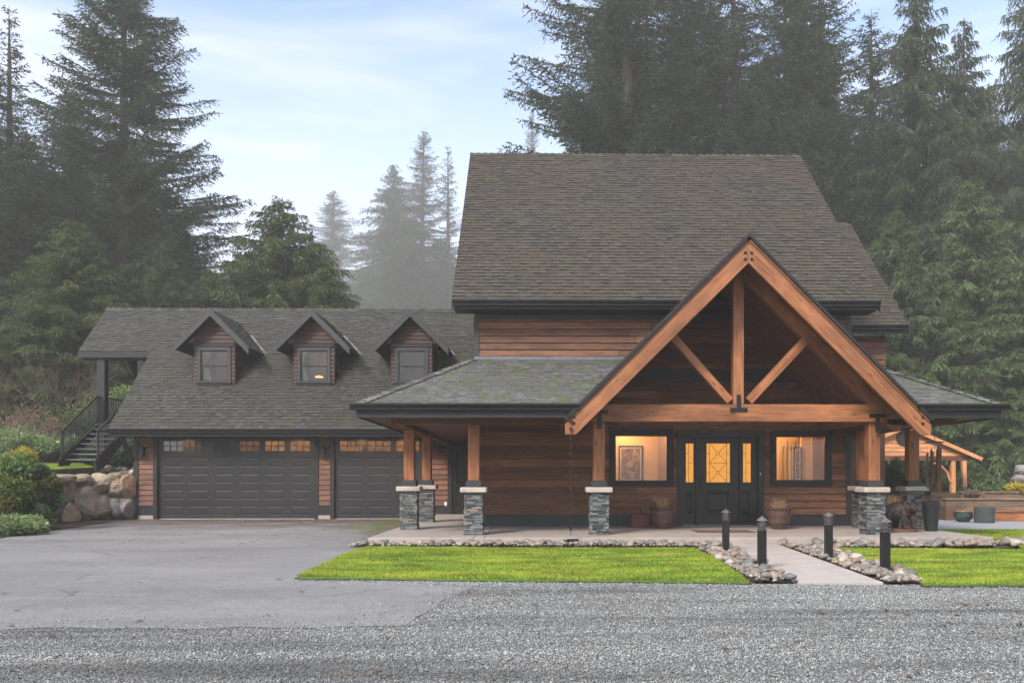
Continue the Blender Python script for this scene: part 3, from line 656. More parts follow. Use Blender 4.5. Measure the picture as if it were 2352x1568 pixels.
def window(x0, x1, z0, z1, y, name='window', cas=.115, head=.13, sill=True, rail=None, mat='trim', glass='glass', parent=H, fw=.03, sash='trim'):
    e = empty(name, parent=parent)
    mb = MB(); f = y - .05
    mb.box(x0 - cas, x0, f, y + .02, z0 - (.0 if sill else cas), z1); mb.box(x1, x1 + cas, f, y + .02, z0 - (.0 if sill else cas), z1)
    mb.box(x0 - cas - .015, x1 + cas + .015, f - .012, y + .02, z1, z1 + head)
    if sill:
        mb.box(x0 - cas - .03, x1 + cas + .03, f - .045, y + .02, z0 - .045, z0); mb.box(x0 - cas, x1 + cas, f - .01, y + .02, z0 - .11, z0 - .045)
    else: mb.box(x0, x1, f, y + .02, z0 - cas, z0)
    mb.build('frame', mat, e)
    mb = MB(); k = fw
    mb.box(x0, x0 + k, y - .02, y + .04, z0, z1); mb.box(x1 - k, x1, y - .02, y + .04, z0, z1); mb.box(x0 + k, x1 - k, y - .02, y + .04, z0, z0 + k); mb.box(x0 + k, x1 - k, y - .02, y + .04, z1 - k, z1)
    if rail: mb.box(x0 + k, x1 - k, y - .03, y + .04, rail - .022, rail + .022)
    mb.build('sash', sash, e)
    mb = MB(); mb.box(x0 + k, x1 - k, y + .010, y + .016, z0 + k, z1 - k); mb.build('pane', glass, e)
    return e
e = window(WX0 + w1[0], WX0 + w1[1], w1[2], w1[3], WY, fw=.025); e['label'] = 'lit window left of the front door with a framed print inside'
e = window(WX0 + w2[0], WX0 + w2[1], w2[2], w2[3], WY, fw=.025); e['label'] = 'lit window right of the front door showing inner doors'

# ---- front door unit
def rect_cut(mb, x0, x1, z0, z1, ya, yb, holes):
    xs = sorted({x0, x1, *[h[i] for h in holes for i in (0, 1)]}); zs = sorted({z0, z1, *[h[i] for h in holes for i in (2, 3)]})
    for a, b in zip(xs, xs[1:]):
        for c, d in zip(zs, zs[1:]):
            if any(q[0] < (a + b) / 2 < q[1] and q[2] < (c + d) / 2 < q[3] for q in holes): continue
            mb.box(a, b, ya, yb, c, d, .5)
def raised(mb, x0, x1, z0, z1, y, d=.012):
    """raised panel: bevelled border and field"""
    P = []
    for k, dd in ((0, 0), (.02, -d), (.045, -d), (.075, d * .6)):
        P += [(x0 + k, y + dd * -1, z0 + k), (x1 - k, y + dd * -1, z0 + k), (x1 - k, y + dd * -1, z1 - k), (x0 + k, y + dd * -1, z1 - k)]
    fs = []
    for r_ in range(3):
        for q in range(4): fs.append((r_ * 4 + q, r_ * 4 + (q + 1) % 4, r_ * 4 + 4 + (q + 1) % 4, r_ * 4 + 4 + q))
    fs.append((12, 13, 14, 15)); mb.add(P, fs, .5)
D = empty('entry_door', parent=H); D['label'] = 'black front door with leaded amber glass and two sidelights'
zt = dr[3]; X = lambda u: hx(u)
gz0, gz1 = pZ(1650, 1107, WY), pZ(1650, 1018, WY)
mb = MB()   # surround
xL, xR = WX0 + dr[0], WX0 + dr[1]
mb.box(xL - .12, xL, WY - .055, WY + .02, SL, zt); mb.box(xR, xR + .12, WY - .055, WY + .02, SL, zt); mb.box(xL - .14, xR + .14, WY - .07, WY + .02, zt, zt + .15)
dl0, dl1 = X(1604), X(1697)
for a, b in ((xL, xL + .03), (dl0 - .06, dl0 - .004), (dl1 + .004, dl1 + .06), (xR - .03, xR)): mb.box(a, b, WY - .03, WY + .10, SL + .02, zt)
mb.build('frame', 'door_paint', D)
mb = MB(); mb.box(xL + .0, xR, WY - .06, WY + .08, SL, SL + .022); mb.build('threshold', 'steel', D)
def leaf(name, x0, x1, gx0, gx1):
    yf = WY + .015; mb = MB(); zb = SL + .026; pz0, pz1 = pZ(1650, 1178, WY), pZ(1650, 1127, WY)
    rect_cut(mb, x0, x1, zb, zt - .005, yf, yf + .045, [(gx0, gx1, gz0, gz1), (gx0 - .005, gx1 + .005, pz0, pz1)])
    raised(mb, gx0 - .005, gx1 + .005, pz0, pz1, yf + .002)
    for a, b, c, d in ((gx0 - .02, gx0, gz0 - .02, gz1 + .02), (gx1, gx1 + .02, gz0 - .02, gz1 + .02), (gx0, gx1, gz1, gz1 + .02), (gx0, gx1, gz0 - .02, gz0)): mb.box(a, b, yf - .008, yf - .0005, c, d, .5)
    o = mb.build(name, 'door_paint', D)
    g = MB(); g.box(gx0, gx1, yf + .022, yf + .03, gz0, gz1); g.build('leaded_glass', 'glow_glass', D)
    c = MB(); yy = yf + .012
    def bar(a, b, c_, d, t=.008): c.beam((a, yy, b), (c_, yy, d), .008, t, (0, 1, 0))
    W_ = gx1 - gx0; Hh = gz1 - gz0
    if W_ > .3:
        m_ = .075
        for xx in (gx0 + m_, gx1 - m_): bar(xx, gz0, xx, gz1, .010)
        bar(gx0 + m_, (gz0 + gz1) / 2, gx1 - m_, (gz0 + gz1) / 2, .012)
        for k in (0, 1):
            a0, a1 = gz0 + k * Hh / 2, gz0 + (k + 1) * Hh / 2; cx, cz = (gx0 + gx1) / 2, (a0 + a1) / 2; q = .032
            for sx, sz in ((-1, -1), (-1, 1), (1, -1), (1, 1)): bar(cx + sx * q, cz + sz * q, cx + sx * (W_ / 2 - m_), cz + sz * Hh / 4, .006)
            for sg in ((-q, -q, q, -q), (-q, q, q, q), (-q, -q, -q, q), (q, -q, q, q)): bar(cx + sg[0], cz + sg[1], cx + sg[2], cz + sg[3], .008)
            bar(gx0, cz, gx0 + m_, cz, .006); bar(gx1 - m_, cz, gx1, cz, .006)
    else:
        xx = gx0 + W_ * .38; bar(xx, gz0, xx, gz1); bar(xx, (gz0 + gz1) / 2, gx1, (gz0 + gz1) / 2)
        for k in (.25, .75): bar(gx0, gz0 + Hh * k, xx, gz0 + Hh * k, .006)
    c.build('lead_lines', 'iron', D); return o
leaf('door_leaf', dl0, dl1, X(1623), X(1677)); leaf('sidelight', xL + .03, dl0 - .06, X(1575.5), X(1593)); leaf('sidelight', dl1 + .06, xR - .03, X(1707), X(1725))
mb = MB(); hxx = dl0 + .06; hz = pZ(1610, 1116, WY)
mb.box(hxx - .02, hxx + .02, WY - .004, WY + .014, hz - .06, hz + .22); mb.tube([(hxx, WY, hz), (hxx, WY - .05, hz), (hxx + .10, WY - .05, hz)], .009, 8); mb.lathe([(.0, 0), (.022, .0), (.022, .03), (0, .03)], (hxx, WY - .02, hz + .16), 12)
mb.build('handle', 'iron', D)
mb = MB(); q = px(1741, 1088, WY); mb.box(q[0] + .03, q[0] + .05, WY - .062, WY - .056, q[2] - .03, q[2] + .03); mb.build('doorbell', 'white_plastic', H)

# ---- interior behind the entry wall
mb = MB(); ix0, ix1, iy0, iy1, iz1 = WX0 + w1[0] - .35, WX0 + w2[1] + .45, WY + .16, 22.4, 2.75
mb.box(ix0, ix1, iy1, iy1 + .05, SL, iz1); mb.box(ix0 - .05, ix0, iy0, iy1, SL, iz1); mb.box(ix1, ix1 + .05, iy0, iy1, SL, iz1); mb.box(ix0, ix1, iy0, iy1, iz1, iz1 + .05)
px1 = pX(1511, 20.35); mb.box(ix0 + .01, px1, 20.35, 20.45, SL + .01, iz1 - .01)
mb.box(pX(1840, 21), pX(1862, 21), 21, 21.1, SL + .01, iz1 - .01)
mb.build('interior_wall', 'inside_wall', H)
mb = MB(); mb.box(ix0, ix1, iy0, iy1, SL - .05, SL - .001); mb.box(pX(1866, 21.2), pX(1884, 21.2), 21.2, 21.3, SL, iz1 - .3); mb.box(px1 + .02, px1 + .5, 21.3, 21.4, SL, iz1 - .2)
mb.build('interior_floor', 'inside_beige', H)
mb = MB()   # inner glazed doors seen through the right window
for u in (1793, 1812):
    a, b = pX(u, 22.3), pX(u + 15, 22.3); rect_cut(mb, a, b, SL, 2.3, 22.33, 22.37, [(a + .06, b - .06, .5, 2.15)])
mb.build('inner_door', 'curtain', H)
def picture(name, u0, u1, v0, v1, Y, label, seed):
    a, b = pX(u0, Y), pX(u1, Y); c, d = pZ(u0, v1, Y), pZ(u0, v0, Y); e = empty(name, label, 'picture', (a, Y, c))
    mb = MB(); k = .03
    for q in ((a, a + k, c, d), (b - k, b, c, d), (a + k, b - k, c, c + k), (a + k, b - k, d - k, d)): mb.box(q[0], q[1], Y - .035, Y - .004, q[2], q[3])
    mb.build('frame', 'iron', e)
    mb = MB(); mb.box(a + k, b - k, Y - .016, Y - .006, c + k, d - k); mb.build('mount', 'curtain', e)
    mb = MB(seed); m2 = k + .035; mb.box(a + m2, b - m2, Y - .022, Y - .017, c + m2, d - m2); mb.build('artwork', 'print', e)
picture('framed_picture', 1421, 1476, 1023, 1106, 20.345, 'large framed print in dark and red tones seen through the window left of the door', 3)
picture('framed_picture', 1822, 1841, 1026, 1104, 20.9, 'narrow framed picture seen through the window right of the door', 9)
def lamp(name, loc, energy, size, color=(1, .60, .26), typ='POINT', **kw):
    l = bpy.data.lights.new(name, typ); l.energy = energy; l.color = color
    if typ == 'POINT': l.shadow_soft_size = size
    for k, v in kw.items(): setattr(l, k, v)
    o = bpy.data.objects.new(name, l); COL.objects.link(o); o.location = loc; return o
for i, (x, y) in enumerate(((2.3, 19.8), (4.0, 20.9), (6.1, 20.0), (6.4, 21.7))):
    lamp('room_light', (x, y, 2.45), 17, .12, (1, .60, .30))

# ---- right wing behind
rEY, rEZ, rRY = 21.2, 5.30, 25.1; rRZ = rEZ + rRY - rEY; rX1 = pX(2087, rEY)
mb = MB(15); dk = MB(); ln = (rRY - rEY) / S2
shingles(mb, dk, (6.0, rEY, rEZ), (1, 0, 0), (0, 1, 1), ln, lambda d: [(0, rX1 - 6.0)], seed=41)
shingles(mb, dk, (6.0, 2 * rRY - rEY, rEZ), (1, 0, 0), (0, -1, 1), ln, lambda d: [(0, rX1 - 6.0)], e=.6, wmin=.5, wmax=1.2)
caps(mb, (6.0, rRY, rRZ), (rX1, rRY, rRZ), (0, -1, -1), (0, 1, -1))
r2 = mb.build('roof', 'shingle_main', H); r2['label'] = 'lower roof of the wing behind the main block'; dk.build('roof_deck', 'trim', r2)
gutter(r2, (7.6, rEY, rEZ), (rX1 - .03, rEY, rEZ), (0, -1, 0), .13)
mb = MB(); mb.box(7.6, rX1 - .05, rEY + .003, rEY + .03, rEZ - .22, rEZ - .03)
for s_ in (-1,):
    p0 = Vector((rX1 - .03, rRY + s_ * (rRY - rEY + .02), rEZ - .18)); p1 = Vector((rX1 - .03, rRY, rRZ - .13)); mb.prism([p0 + Vector((0, 0, .15)), p0 - Vector((0, 0, .1)), p1 - Vector((0, 0, .14)), p1 + Vector((0, 0, .09))], (.03, 0, 0))
mb.build('fascia', 'trim', r2)
mb = MB(4); siding(mb, (7.4, rEY + .5, 0), (1, 0, 0), (0, -1, 0), rX1 - .4 - 7.4, 3.0, 5.1, seed=3); w_ = mb.build('wall', 'siding', H)
mb = MB(); mb.box(7.6, rX1 - .4, rEY + .52, 28, 0, 5.1); mb.build('wall_core', 'soffit_wood', w_)

# ---- porch roof
mb = MB(17); dk = MB(); run = WY - PEY; rise = PTZ - PEZ; sl = math.hypot(run, rise)
def fporch(d):
    t = d / sl; z = PEZ + rise * t; a = (WX0 - PX0) * t; b = PX1 - PX0 - (PX1 - WX1) * t
    g0, g1 = cutg(z); return sub([(a, b)], [(g0 - PX0, g1 - PX0)])
shingles(mb, dk, (PX0, PEY, PEZ), (1, 0, 0), (0, run, rise), sl, fporch, seed=51, thick=.014)
hl = WX0 - PX0; sl2 = math.hypot(hl, rise); BY = 25.0
shingles(mb, dk, (PX0, BY, PEZ), (0, -1, 0), (hl, 0, rise), sl2, lambda d: [(0, BY - PEY - run * d / sl2)], seed=52)
hr_ = PX1 - WX1; sl3 = math.hypot(hr_, rise)
shingles(mb, dk, (PX1, PEY, PEZ), (0, 1, 0), (-hr_, 0, rise), sl3, lambda d: [(run * d / sl3, BY - PEY)], seed=53)
hipc = lambda p0, p1, a, b: caps(mb, p0, p1, a, b, e=.21, w_=.15)
hipc((PX0, PEY, PEZ + .01), (WX0, WY, PTZ + .01), (1, -.3, -.12), (-.8, 1, -.55)); hipc((PX1, PEY, PEZ + .01), (WX1, WY, PTZ + .01), (-1, -.3, -.12), (.8, 1, -.55))
pr = mb.build('roof', 'shingle_porch', H); pr['label'] = 'low mossy hipped roof over the wrap-around porch'; dk.build('roof_deck', 'trim', pr)
gx0, gx1 = cutg(PEZ)
gutter(pr, (PX0 - .10, PEY, PEZ + .02), (gx0 + .02, PEY, PEZ + .02), (0, -1, 0), .125); gutter(pr, (gx1 - .02, PEY, PEZ + .02), (PX1 + .10, PEY, PEZ + .02), (0, -1, 0), .125)
gutter(pr, (PX0, BY - .3, PEZ + .02), (PX0, PEY + .001, PEZ + .02), (-1, 0, 0), .125); gutter(pr, (PX1, PEY + .001, PEZ + .02), (PX1, BY, PEZ + .02), (1, 0, 0), .125)
mb = MB(); CZ = 2.44
for q in ((PX0 + .001, gx0 + .05, PEY + .002, PEY + .03), (gx1 - .05, PX1 - .001, PEY + .002, PEY + .03), (PX0 + .001, PX0 + .03, PEY + .031, BY - .4), (PX1 - .03, PX1 - .001, PEY + .031, BY)):
    mb = MB(); mb.box(*q, CZ - .03, PEZ - .02); mb.build('fascia', 'trim', pr)
PX_ = {1: pX(941, 17.9), 2: pX(1088, 16.1), 3: pX(1376, 16.1), 4: pX(2001, 16.1)}
PX_[4] = pX(2035, 16.0) - .19
vx0, vx1 = PX_[3] - .10, PX_[4] + .10
for q in ((PX0 + .031, vx0, PEY + .031, WY - .06), (vx1, PX1 - .031, PEY + .031, WY - .06), (PX0 + .031, WX0 - .02, WY - .05, BY + .35), (WX1 + .02, PX1 - .031, WY - .05, BY + .3)):
    mb = MB(); mb.box(*q, CZ, CZ + .02); mb.build('ceiling', 'soffit_wood', pr)
mb = MB()
for q in ((PX_[1], vx0 - .12, 16.0, 16.2), (vx1 + .12, PX1 - .45, 16.0, 16.2), (PX_[1] - .1, PX_[1] + .1, 16.21, 25.2)):
    mb = MB(3); mb.box(*q, CZ - .10, CZ - .002); mb.build('porch_beam', 'soffit_wood', H)
# flashing board where porch roof meets the wall
mb = MB(); mb.box(WX0, GX - (GZ - PTZ) + .1, WY - .06, WY - .028, PTZ - .02, PTZ + .05); mb.build('flashing', 'flashing', H)

# ---- entry gable
mb = MB(19); dk = MB(); gl = GHW / S2; gd_len = WY - GY
for s_ in (-1, 1):
    O = (GX + s_ * GHW, GY - .02, GZ - GHW)
    shingles(mb, dk, O, (0, 1, 0), (-s_, 0, 1), gl, lambda d: [(0, 4.3)], seed=60 + s_, thick=.016)
caps(mb, (GX, GY - .03, GZ), (GX, WY, GZ), (-1, 0, -1), (1, 0, -1))
gr = mb.build('roof', 'shingle_main', H); gr['label'] = 'steep roof of the timber entry gable'; dk.build('roof_deck', 'soffit_wood', gr)
mb = MB()   # dark drip edge proud of the rafters
for s_ in (-1, 1):
    a = Vector((GX + s_ * (GHW + .01), 0, GZ - GHW - .01)); b = Vector((GX, 0, GZ)); n_ = Vector((-s_ * -1, 0, 1)).normalized()
    dn = Vector((-s_, 0, -1)).normalized(); dn = Vector((-s_ * S2, 0, -S2))
    mb.prism([(a.x, GY - .06, a.z), (b.x, GY - .06, b.z), (b.x, GY - .06, b.z - .07), (a.x + dn.x * .05, GY - .06, a.z + dn.z * .05)], (0, .045, 0))
mb.build('drip_edge', 'gutter', gr)
def rafter(y, w_, dep, name, mat, top=.07, tip=0.0, hw=GHW):
    for s_ in (-1, 1):
        mb = MB(70 + s_); d = Vector((s_ * S2, 0, -S2)); n_ = Vector((-s_ * S2, 0, -S2)); p = Vector((GX, y, GZ - top / S2)); e_ = p + d * (hw / S2 - tip)
        c = p + Vector((0, 0, -dep / S2))
        lo = e_ + n_ * dep
        cut = Vector((e_.x, y, e_.z)) + Vector((0, 0, -.10)) ; b1 = Vector((e_.x - s_ * .01, y, e_.z - .19)); b2 = Vector((lo.x + s_ * 0.0, y, b1.z))
        # plumb-cut tail, level bottom
        k = (lo.z - b1.z); b2 = lo + d * (k / S2) if k > 0 else lo
        poly = [p, e_, b1, Vector((b2.x, y, b1.z)), c]
        L_ = [(q - p) for q in poly]; gcs = [(v.dot(d), v.dot(n_) + 3 * s_, 0) for v in L_] + [(v.dot(d), v.dot(n_) + 3 * s_, w_) for v in L_]
        if True:
            a = poly; nrm = Vector((0, 0, 0))
            for i in range(5): nrm += a[i].cross(a[(i + 1) % 5])
            if nrm.dot(Vector((0, w_, 0))) > 0:  gcs = gcs[:5][::-1] + gcs[5:][::-1]
        mb.prism(poly, (0, w_, 0), .6, gcs); yield mb.build(name, mat, H, bevel=.012)
DEP = .30
barge = list(rafter(GY, .10, DEP, 'gable_rafter', 'timber', .085))
for r_ in barge: r_['label'] = 'long orange timber rafter on the face of the entry gable'
truss = list(rafter(16.0, .18, .24, 'truss_rafter', 'timber', .11, .25))
# bolts
def bolt(mb, x, y, z, r=.022):
    mb.lathe([(r * 1.25, 0), (r * 1.25, .006), (r * .6, .006), (r * .6, .022), (0, .022)], (0, 0, 0), 10); k = 5 * 10
    for i in range(len(mb.v) - k, len(mb.v)):
        a = mb.v[i]; mb.v[i] = (x + a[0], y - a[2], z + a[1])
for dx, dz in [(-.065, -.36), (.055, -.36), (-.065, -.48), (.055, -.48)] + [(s_ * (GHW - .17), -GHW - k + .02) for s_ in (-1, 1) for k in (0, .12)]:
    mb = MB(); bolt(mb, GX + dx, GY, GZ + dz, .026); mb.build('bolt', 'iron', H)
TBZ1, TBZ0 = pZ(1700, 928, 16.0), pZ(1700, 968, 16.0)
def timber(name, p0, p1, w_, h, up=(0, 0, 1), mat='timber', seed=1, tv=.6, parent=H):
    mb = MB(seed); mb.beam(p0, p1, w_, h, up, tv); return mb.build(name, mat, parent, bevel=.01)
tx0, tx1 = GX - (GZ - TBZ1) + .62, GX + (GZ - TBZ1) - .62
timber('tie_beam', (PX_[3] - .16, 16.09, (TBZ0 + TBZ1) / 2), (PX_[4] + .20, 16.09, (TBZ0 + TBZ1) / 2), .20, TBZ1 - TBZ0, seed=5)
kx = pX(1697, 15.98); timber('king_post', (kx, 16.09, TBZ1 + .001), (kx, 16.09, GZ - .50), .2, .21, (1, 0, 0), seed=6)
for (u0, v0, u1, v1), sd_ in (((1674, 920, 1545, 775), 7), ((1720, 920, 1857, 773), 8)):
    a, b = px(u0, v0, 16.09), px(u1, v1, 16.09); dv = (Vector(b) - Vector(a)).normalized()
    timber('strut', Vector(a) - dv * .02, Vector(b) + dv * .12, .16, .17, (0, 1, 0), seed=sd_)
# steel T plates
def plates(x, z, flip, Y=15.975):
    mb = MB()
    if flip: mb.box(x - .17, x + .17, Y, Y + .012, z - .04, z + .04); mb.box(x - .04, x + .04, Y, Y + .012, z + .041, z + .30)
    else: mb.box(x - .17, x + .17, Y, Y + .012, z, z + .07); mb.box(x - .045, x + .045, Y, Y + .012, z - .30, z - .001)
    for dx in (-.12, .12): bolt(mb, x + dx, Y, z + (.03 if not flip else 0), .01)
    mb.build('steel_plate', 'iron', H)
plates(kx, pZ(1697, 941, 16), True)
plates(PX_[3], pZ(1376, 950, 16), False); plates(PX_[4] + .02, pZ(2000, 958, 16), False)
# beams running back from the posts to the wall, closing the vault sides
for x, s_ in ((PX_[3], 11), (PX_[4], 12)): timber('side_beam', (x, 16.2, (TBZ0 + TBZ1) / 2 - .02), (x, WY - .06, (TBZ0 + TBZ1) / 2 - .02), .19, TBZ1 - TBZ0 - .04, mat='soffit_wood', seed=s_)
mb = MB(); mb.box(vx0 + .21, vx1 - .21, WY - .075, WY - .028, pZ(1600, 878, WY), pZ(1600, 847, WY)); mb.build('band_board', 'trim', H)
mb = MB(); mb.box(GX - 3.2, GX + 3.2, WY - .068, WY - .030, pZ(1700, 980, WY) - .0, pZ(1700, 980, WY) + .04); 

# ---- stone piers and posts
def pier(x, y, label, post_top=CZ - .102, wide=.37, seed=1, h=.99):
    r = random.Random(seed); e = empty('stone_pier', parent=H); e['label'] = label
    mb = MB(seed); hw = wide / 2; z = SL
    mb.box(x - hw + .03, x + hw - .03, y - hw + .03, y + hw - .03, SL, h - .005, .05)
    while z < h - .012:
        t = min(r.uniform(.018, .045), h - z)
        for side in range(4):
            p = -hw - r.uniform(0, .05)
            while p < hw:
                w_ = r.uniform(.07, .24); a, b = max(p, -hw + .002), min(p + w_, hw - .002); p += w_
                if b - a < .02: continue
                o = hw + r.uniform(-.018, .014); i = hw - .05; g = r.uniform(.001, .005)
                if side == 0: mb.box(x + a, x + b - .003, y - o, y - i, z + g, z + t - .001)
                elif side == 1: mb.box(x + i, x + o, y + a, y + b - .003, z + g, z + t - .0015)
                elif side == 2: mb.box(x + a, x + b - .003, y + i, y + o, z + g, z + t - .002)
                else: mb.box(x - o, x - i, y + a, y + b - .003, z + g, z + t - .0025)
        z += t
    mb.build('stone_base', 'ledger', e)
    mb = MB(); mb.box(x - .26, x + .26, y - .26, y + .26, h, h + .105); mb.build('cap', 'cap_stone', e, bevel=.02)
    mb = MB(); mb.box(x - .155, x + .155, y - .155, y + .155, h + .107, h + .23); mb.build('plinth', 'trim_light', e, bevel=.006)
    mb = MB(seed); mb.beam((x, y, h + .231), (x, y, post_top), .23, .23, (1, 0, 0), .5); mb.build('post', 'timber', e, bevel=.012)
pier(PX_[1], 17.9, 'stone pier and timber post at the left front corner of the porch', seed=1)
pier(pX(981, 20.9), 20.9, 'stone pier and timber post behind the corner one, by the garage', seed=2)
pier(PX_[2], 16.2, 'stone pier and timber post in front of the brown wall', seed=3)
pier(PX_[3], 16.2, 'stone pier and post under the left foot of the gable', TBZ0 - .002, seed=4)
pier(PX_[4], 16.2, 'stone pier and post under the right foot of the gable', TBZ0 - .002, seed=5)
pier(pX(1961, 17.95) + .27, 18.1, 'pier half hidden behind the gable post', seed=6)
pier(pX(2121, 17.75) - .185, 17.9, 'stone pier and timber post at the right end beside the bear', seed=7)

# ---- garage
cut1 = (pX(362, gY), pX(723, gY), 0, pZ(500, 1005, gY)); cut2 = (pX(768, gY), pX(974, gY), 0, pZ(800, 1005, gY))
sdr = (pX(1038, gY), pX(1038, gY) + .9, SL, 2.25)
gcuts = [cut1, cut2, sdr]; GR = WX0
mb = MB(23); O = (gX0, gY, 0); off = lambda c, k=.13: (c[0] - gX0 - k, c[1] - gX0 + k, -.1, c[3] + .12)
gsegs = sub([(0, GR - gX0)], [off(c)[:2] for c in gcuts]); gw = None
for qi, sg in enumerate(gsegs):
    mb = MB(23 + qi); siding(mb, O, (1, 0, 0), (0, -1, 0), GR - gX0, .42, 2.25, (), lambda z, sg=sg: sg, seed=8 + qi); w_ = mb.build('wall', 'siding_red', H); gw = gw or w_; gw['label'] = 'red-brown siding between the garage doors'
mb = MB(); core(mb, O, (1, 0, 0), (0, -1, 0), 0, GR - gX0, -.05, 2.75, [(c[0] - gX0, c[1] - gX0, -.05, c[3]) for c in gcuts])
for x in (gX0 + .001,):
    mb.box(x, x + .14, gY + .15, 2 * gRY - gY, -.05, 2.75); mb.prism([(x, gY + .05, 2.75), (x, 2 * gRY - gY, 2.75), (x, gRY, gRZ - .25)], (.14, 0, 0))
mb.box(gX0, GR, 2 * gRY - gY, 2 * gRY - gY + .14, -.05, 2.75); mb.build('wall_core', 'soffit_wood', gw)
mb = MB()
for c in (cut1, cut2, (sdr[0], sdr[1], 0, sdr[3])):
    mb.box(c[0] - .12, c[0], gY - .05, gY + .03, .0 if c[2] == 0 else SL, c[3]); mb.box(c[1], c[1] + .12, gY - .05, gY + .03, .0, c[3]); mb.box(c[0] - .12, c[1] + .12, gY - .055, gY + .03, c[3], c[3] + .12)
mb.box(gX0 - .03, gX0 + .12, gY - .045, gY + .12, 0, 2.6)
segs = sub([(gX0 + .122, GR)], [(c[0] - .122, c[1] + .122) for c in gcuts])
for a, b in segs: mb.box(a, b, gY - .035, gY - .002, .12, .405); mb.box(a, b, gY - .05, gY - .002, .407, .43)
mb.box(gX0 + .122, GR, gY - .035, gY - .006, max(c[3] for c in gcuts) + .122, 2.56)
mb.build('door_trim', 'trim', gw)
mb = MB()
for a, b in segs[:2]: mb.box(a, b, gY - .045, gY - .002, 0, .118)
mb.build('foundation', 'concrete', gw)

def garage_door(c, cols, lit, label):
    e = empty('garage_door', parent=H); e['label'] = label; x0, x1, z0, z1 = c[0] + .003, c[1] - .003, .015, c[3] - .003; rows = 5; rh = (z1 - z0) / rows; m_ = .07; cw = (x1 - x0 - 2 * m_) / cols; y = gY + .05
    mb = MB(); holes = []; g = .08
    for r_ in range(rows):
        for q in range(cols):
            a, b = x0 + m_ + q * cw + g, x0 + m_ + (q + 1) * cw - g; za, zb = z0 + r_ * rh + .09, z0 + (r_ + 1) * rh - .09
            holes.append((a, b, za, zb, r_ == rows - 1, q))
    for r_ in range(rows):
        rect_cut(mb, x0, x1, z0 + r_ * rh + .002, z0 + (r_ + 1) * rh - .004, y, y + .04, [h[:4] for h in holes if abs(h[2] - (z0 + r_ * rh + .09)) < .01])
        mb.box(x0, x1, y + .008, y + .03, z0 + (r_ + 1) * rh - .004, z0 + (r_ + 1) * rh + .002, .5)
    for h in holes:
        if not h[4]: raised(mb, h[0], h[1], h[2], h[3], y + .001, .0035)
    mb.build('panel', 'garage_paint', e)
    for h in holes:
        if h[4]:
            wn = MB(); a, b, c_, d = h[:4]; c_ += .0; yy = y - .003
            for q in (0, 1, 2, 3): xx = a + (b - a) * q / 3; wn.box(max(a, xx - .010), min(b, xx + .010), yy, yy + .03, c_, d)
            for q in (0, 1, 2):
                zz = c_ + (d - c_) * q / 2
                for p in range(3): wn.box(a + (b - a) * p / 3 + .0105, a + (b - a) * (p + 1) / 3 - .0105, yy, yy + .03, max(c_, zz - .010), min(d, zz + .010))
            w_ = wn.build('window', 'garage_paint', e)
            p = MB(); p.box(a, b, y + .03, y + .034, c_, d); p.build('pane', lit[h[5]], w_)
    mb = MB(); mb.box(x0, x1, y - .003, y + .05, .0, .013); mb.build('door_seal', 'white_plastic', e)
garage_door(cut1, 6, ['glow_faint', 'dark_glaze', 'dark_glaze', 'glow_low', 'glow_dim', 'glow_dim'], 'wide charcoal double garage door, some of its small windows lit')
garage_door(cut2, 3, ['glow_dim'] * 3, 'single charcoal garage door with lit windows beside the porch')
e = empty('side_door', parent=H); mb = MB(); y = gY + .03
rect_cut(mb, sdr[0] + .003, sdr[1] - .003, SL + .01, sdr[3] - .003, y, y + .04, [(sdr[0] + .12, sdr[1] - .12, .35, .95), (sdr[0] + .12, sdr[1] - .12, 1.1, 2.1)])
raised(mb, sdr[0] + .12, sdr[1] - .12, .35, .95, y + .002); raised(mb, sdr[0] + .12, sdr[1] - .12, 1.1, 2.1, y + .002); mb.build('door_leaf', 'door_paint', e)
mb = MB(); mb.lathe([(0, 0), (.03, .01), (.035, .03), (.02, .05), (0, .055)], (sdr[0] + .07, y - .03, 1.1), 12); mb.build('knob', 'steel', e)
q = px(1024, 1157, gY); mb = MB(); mb.box(q[0] - .04, q[0] + .04, gY - .045, gY - .026, q[2] - .07, q[2] + .07); mb.box(q[0] - .02, q[0] + .02, gY - .052, gY - .0455, q[2] - .04, q[2] + .03); mb.build('power_outlet', 'white_plastic', H)

# garage roof with the dormers cut in
DX = [pX(483, 25.75), pX(715, 25.75), pX(942, 25.75)]; DY = 26.1; DZ0 = gEZ + DY - gEY; DHW = .65
mb = MB(25); dk = MB()
def fgar(d):
    y = gEY + d * S2; a = (gRX0 if y < 27.38 else gXX0); iv = [(a - gXX0, GR - .0 - gXX0)]
    if 26.2 < y < 27.75: iv = sub(iv, [(x - DHW + .08 - gXX0, x + DHW - .08 - gXX0) for x in DX])
    return iv
shingles(mb, dk, (gXX0, gEY, gEZ), (1, 0, 0), (0, 1, 1), (gRY - gEY) / S2, fgar, seed=71)
shingles(mb, dk, (gXX0, 2 * gRY - gEY, gEZ), (1, 0, 0), (0, -1, 1), (gRY - gEY) / S2, lambda d: [(0, GR - gXX0)], e=.6, wmin=.5, wmax=1.2)
caps(mb, (gXX0, gRY, gRZ), (GR, gRY, gRZ), (0, -1, -1), (0, 1, -1))
g_ = mb.build('roof', 'shingle_garage', H); g_['label'] = 'long shingle roof of the garage wing'; dk.build('roof_deck', 'trim', g_)
gutter(g_, (gRX0 - .02, gEY, gEZ + .01), (-2.9, gEY, gEZ + .01), (0, -1, 0), .13)
mb = MB(); mb.box(gRX0, -2.9, gEY + .003, gEY + .03, gEZ - .22, gEZ - .02)
mb.box(gXX0, gRX0 + .02, 27.36, 27.40, 5.54 - .22, 5.54 - .02)
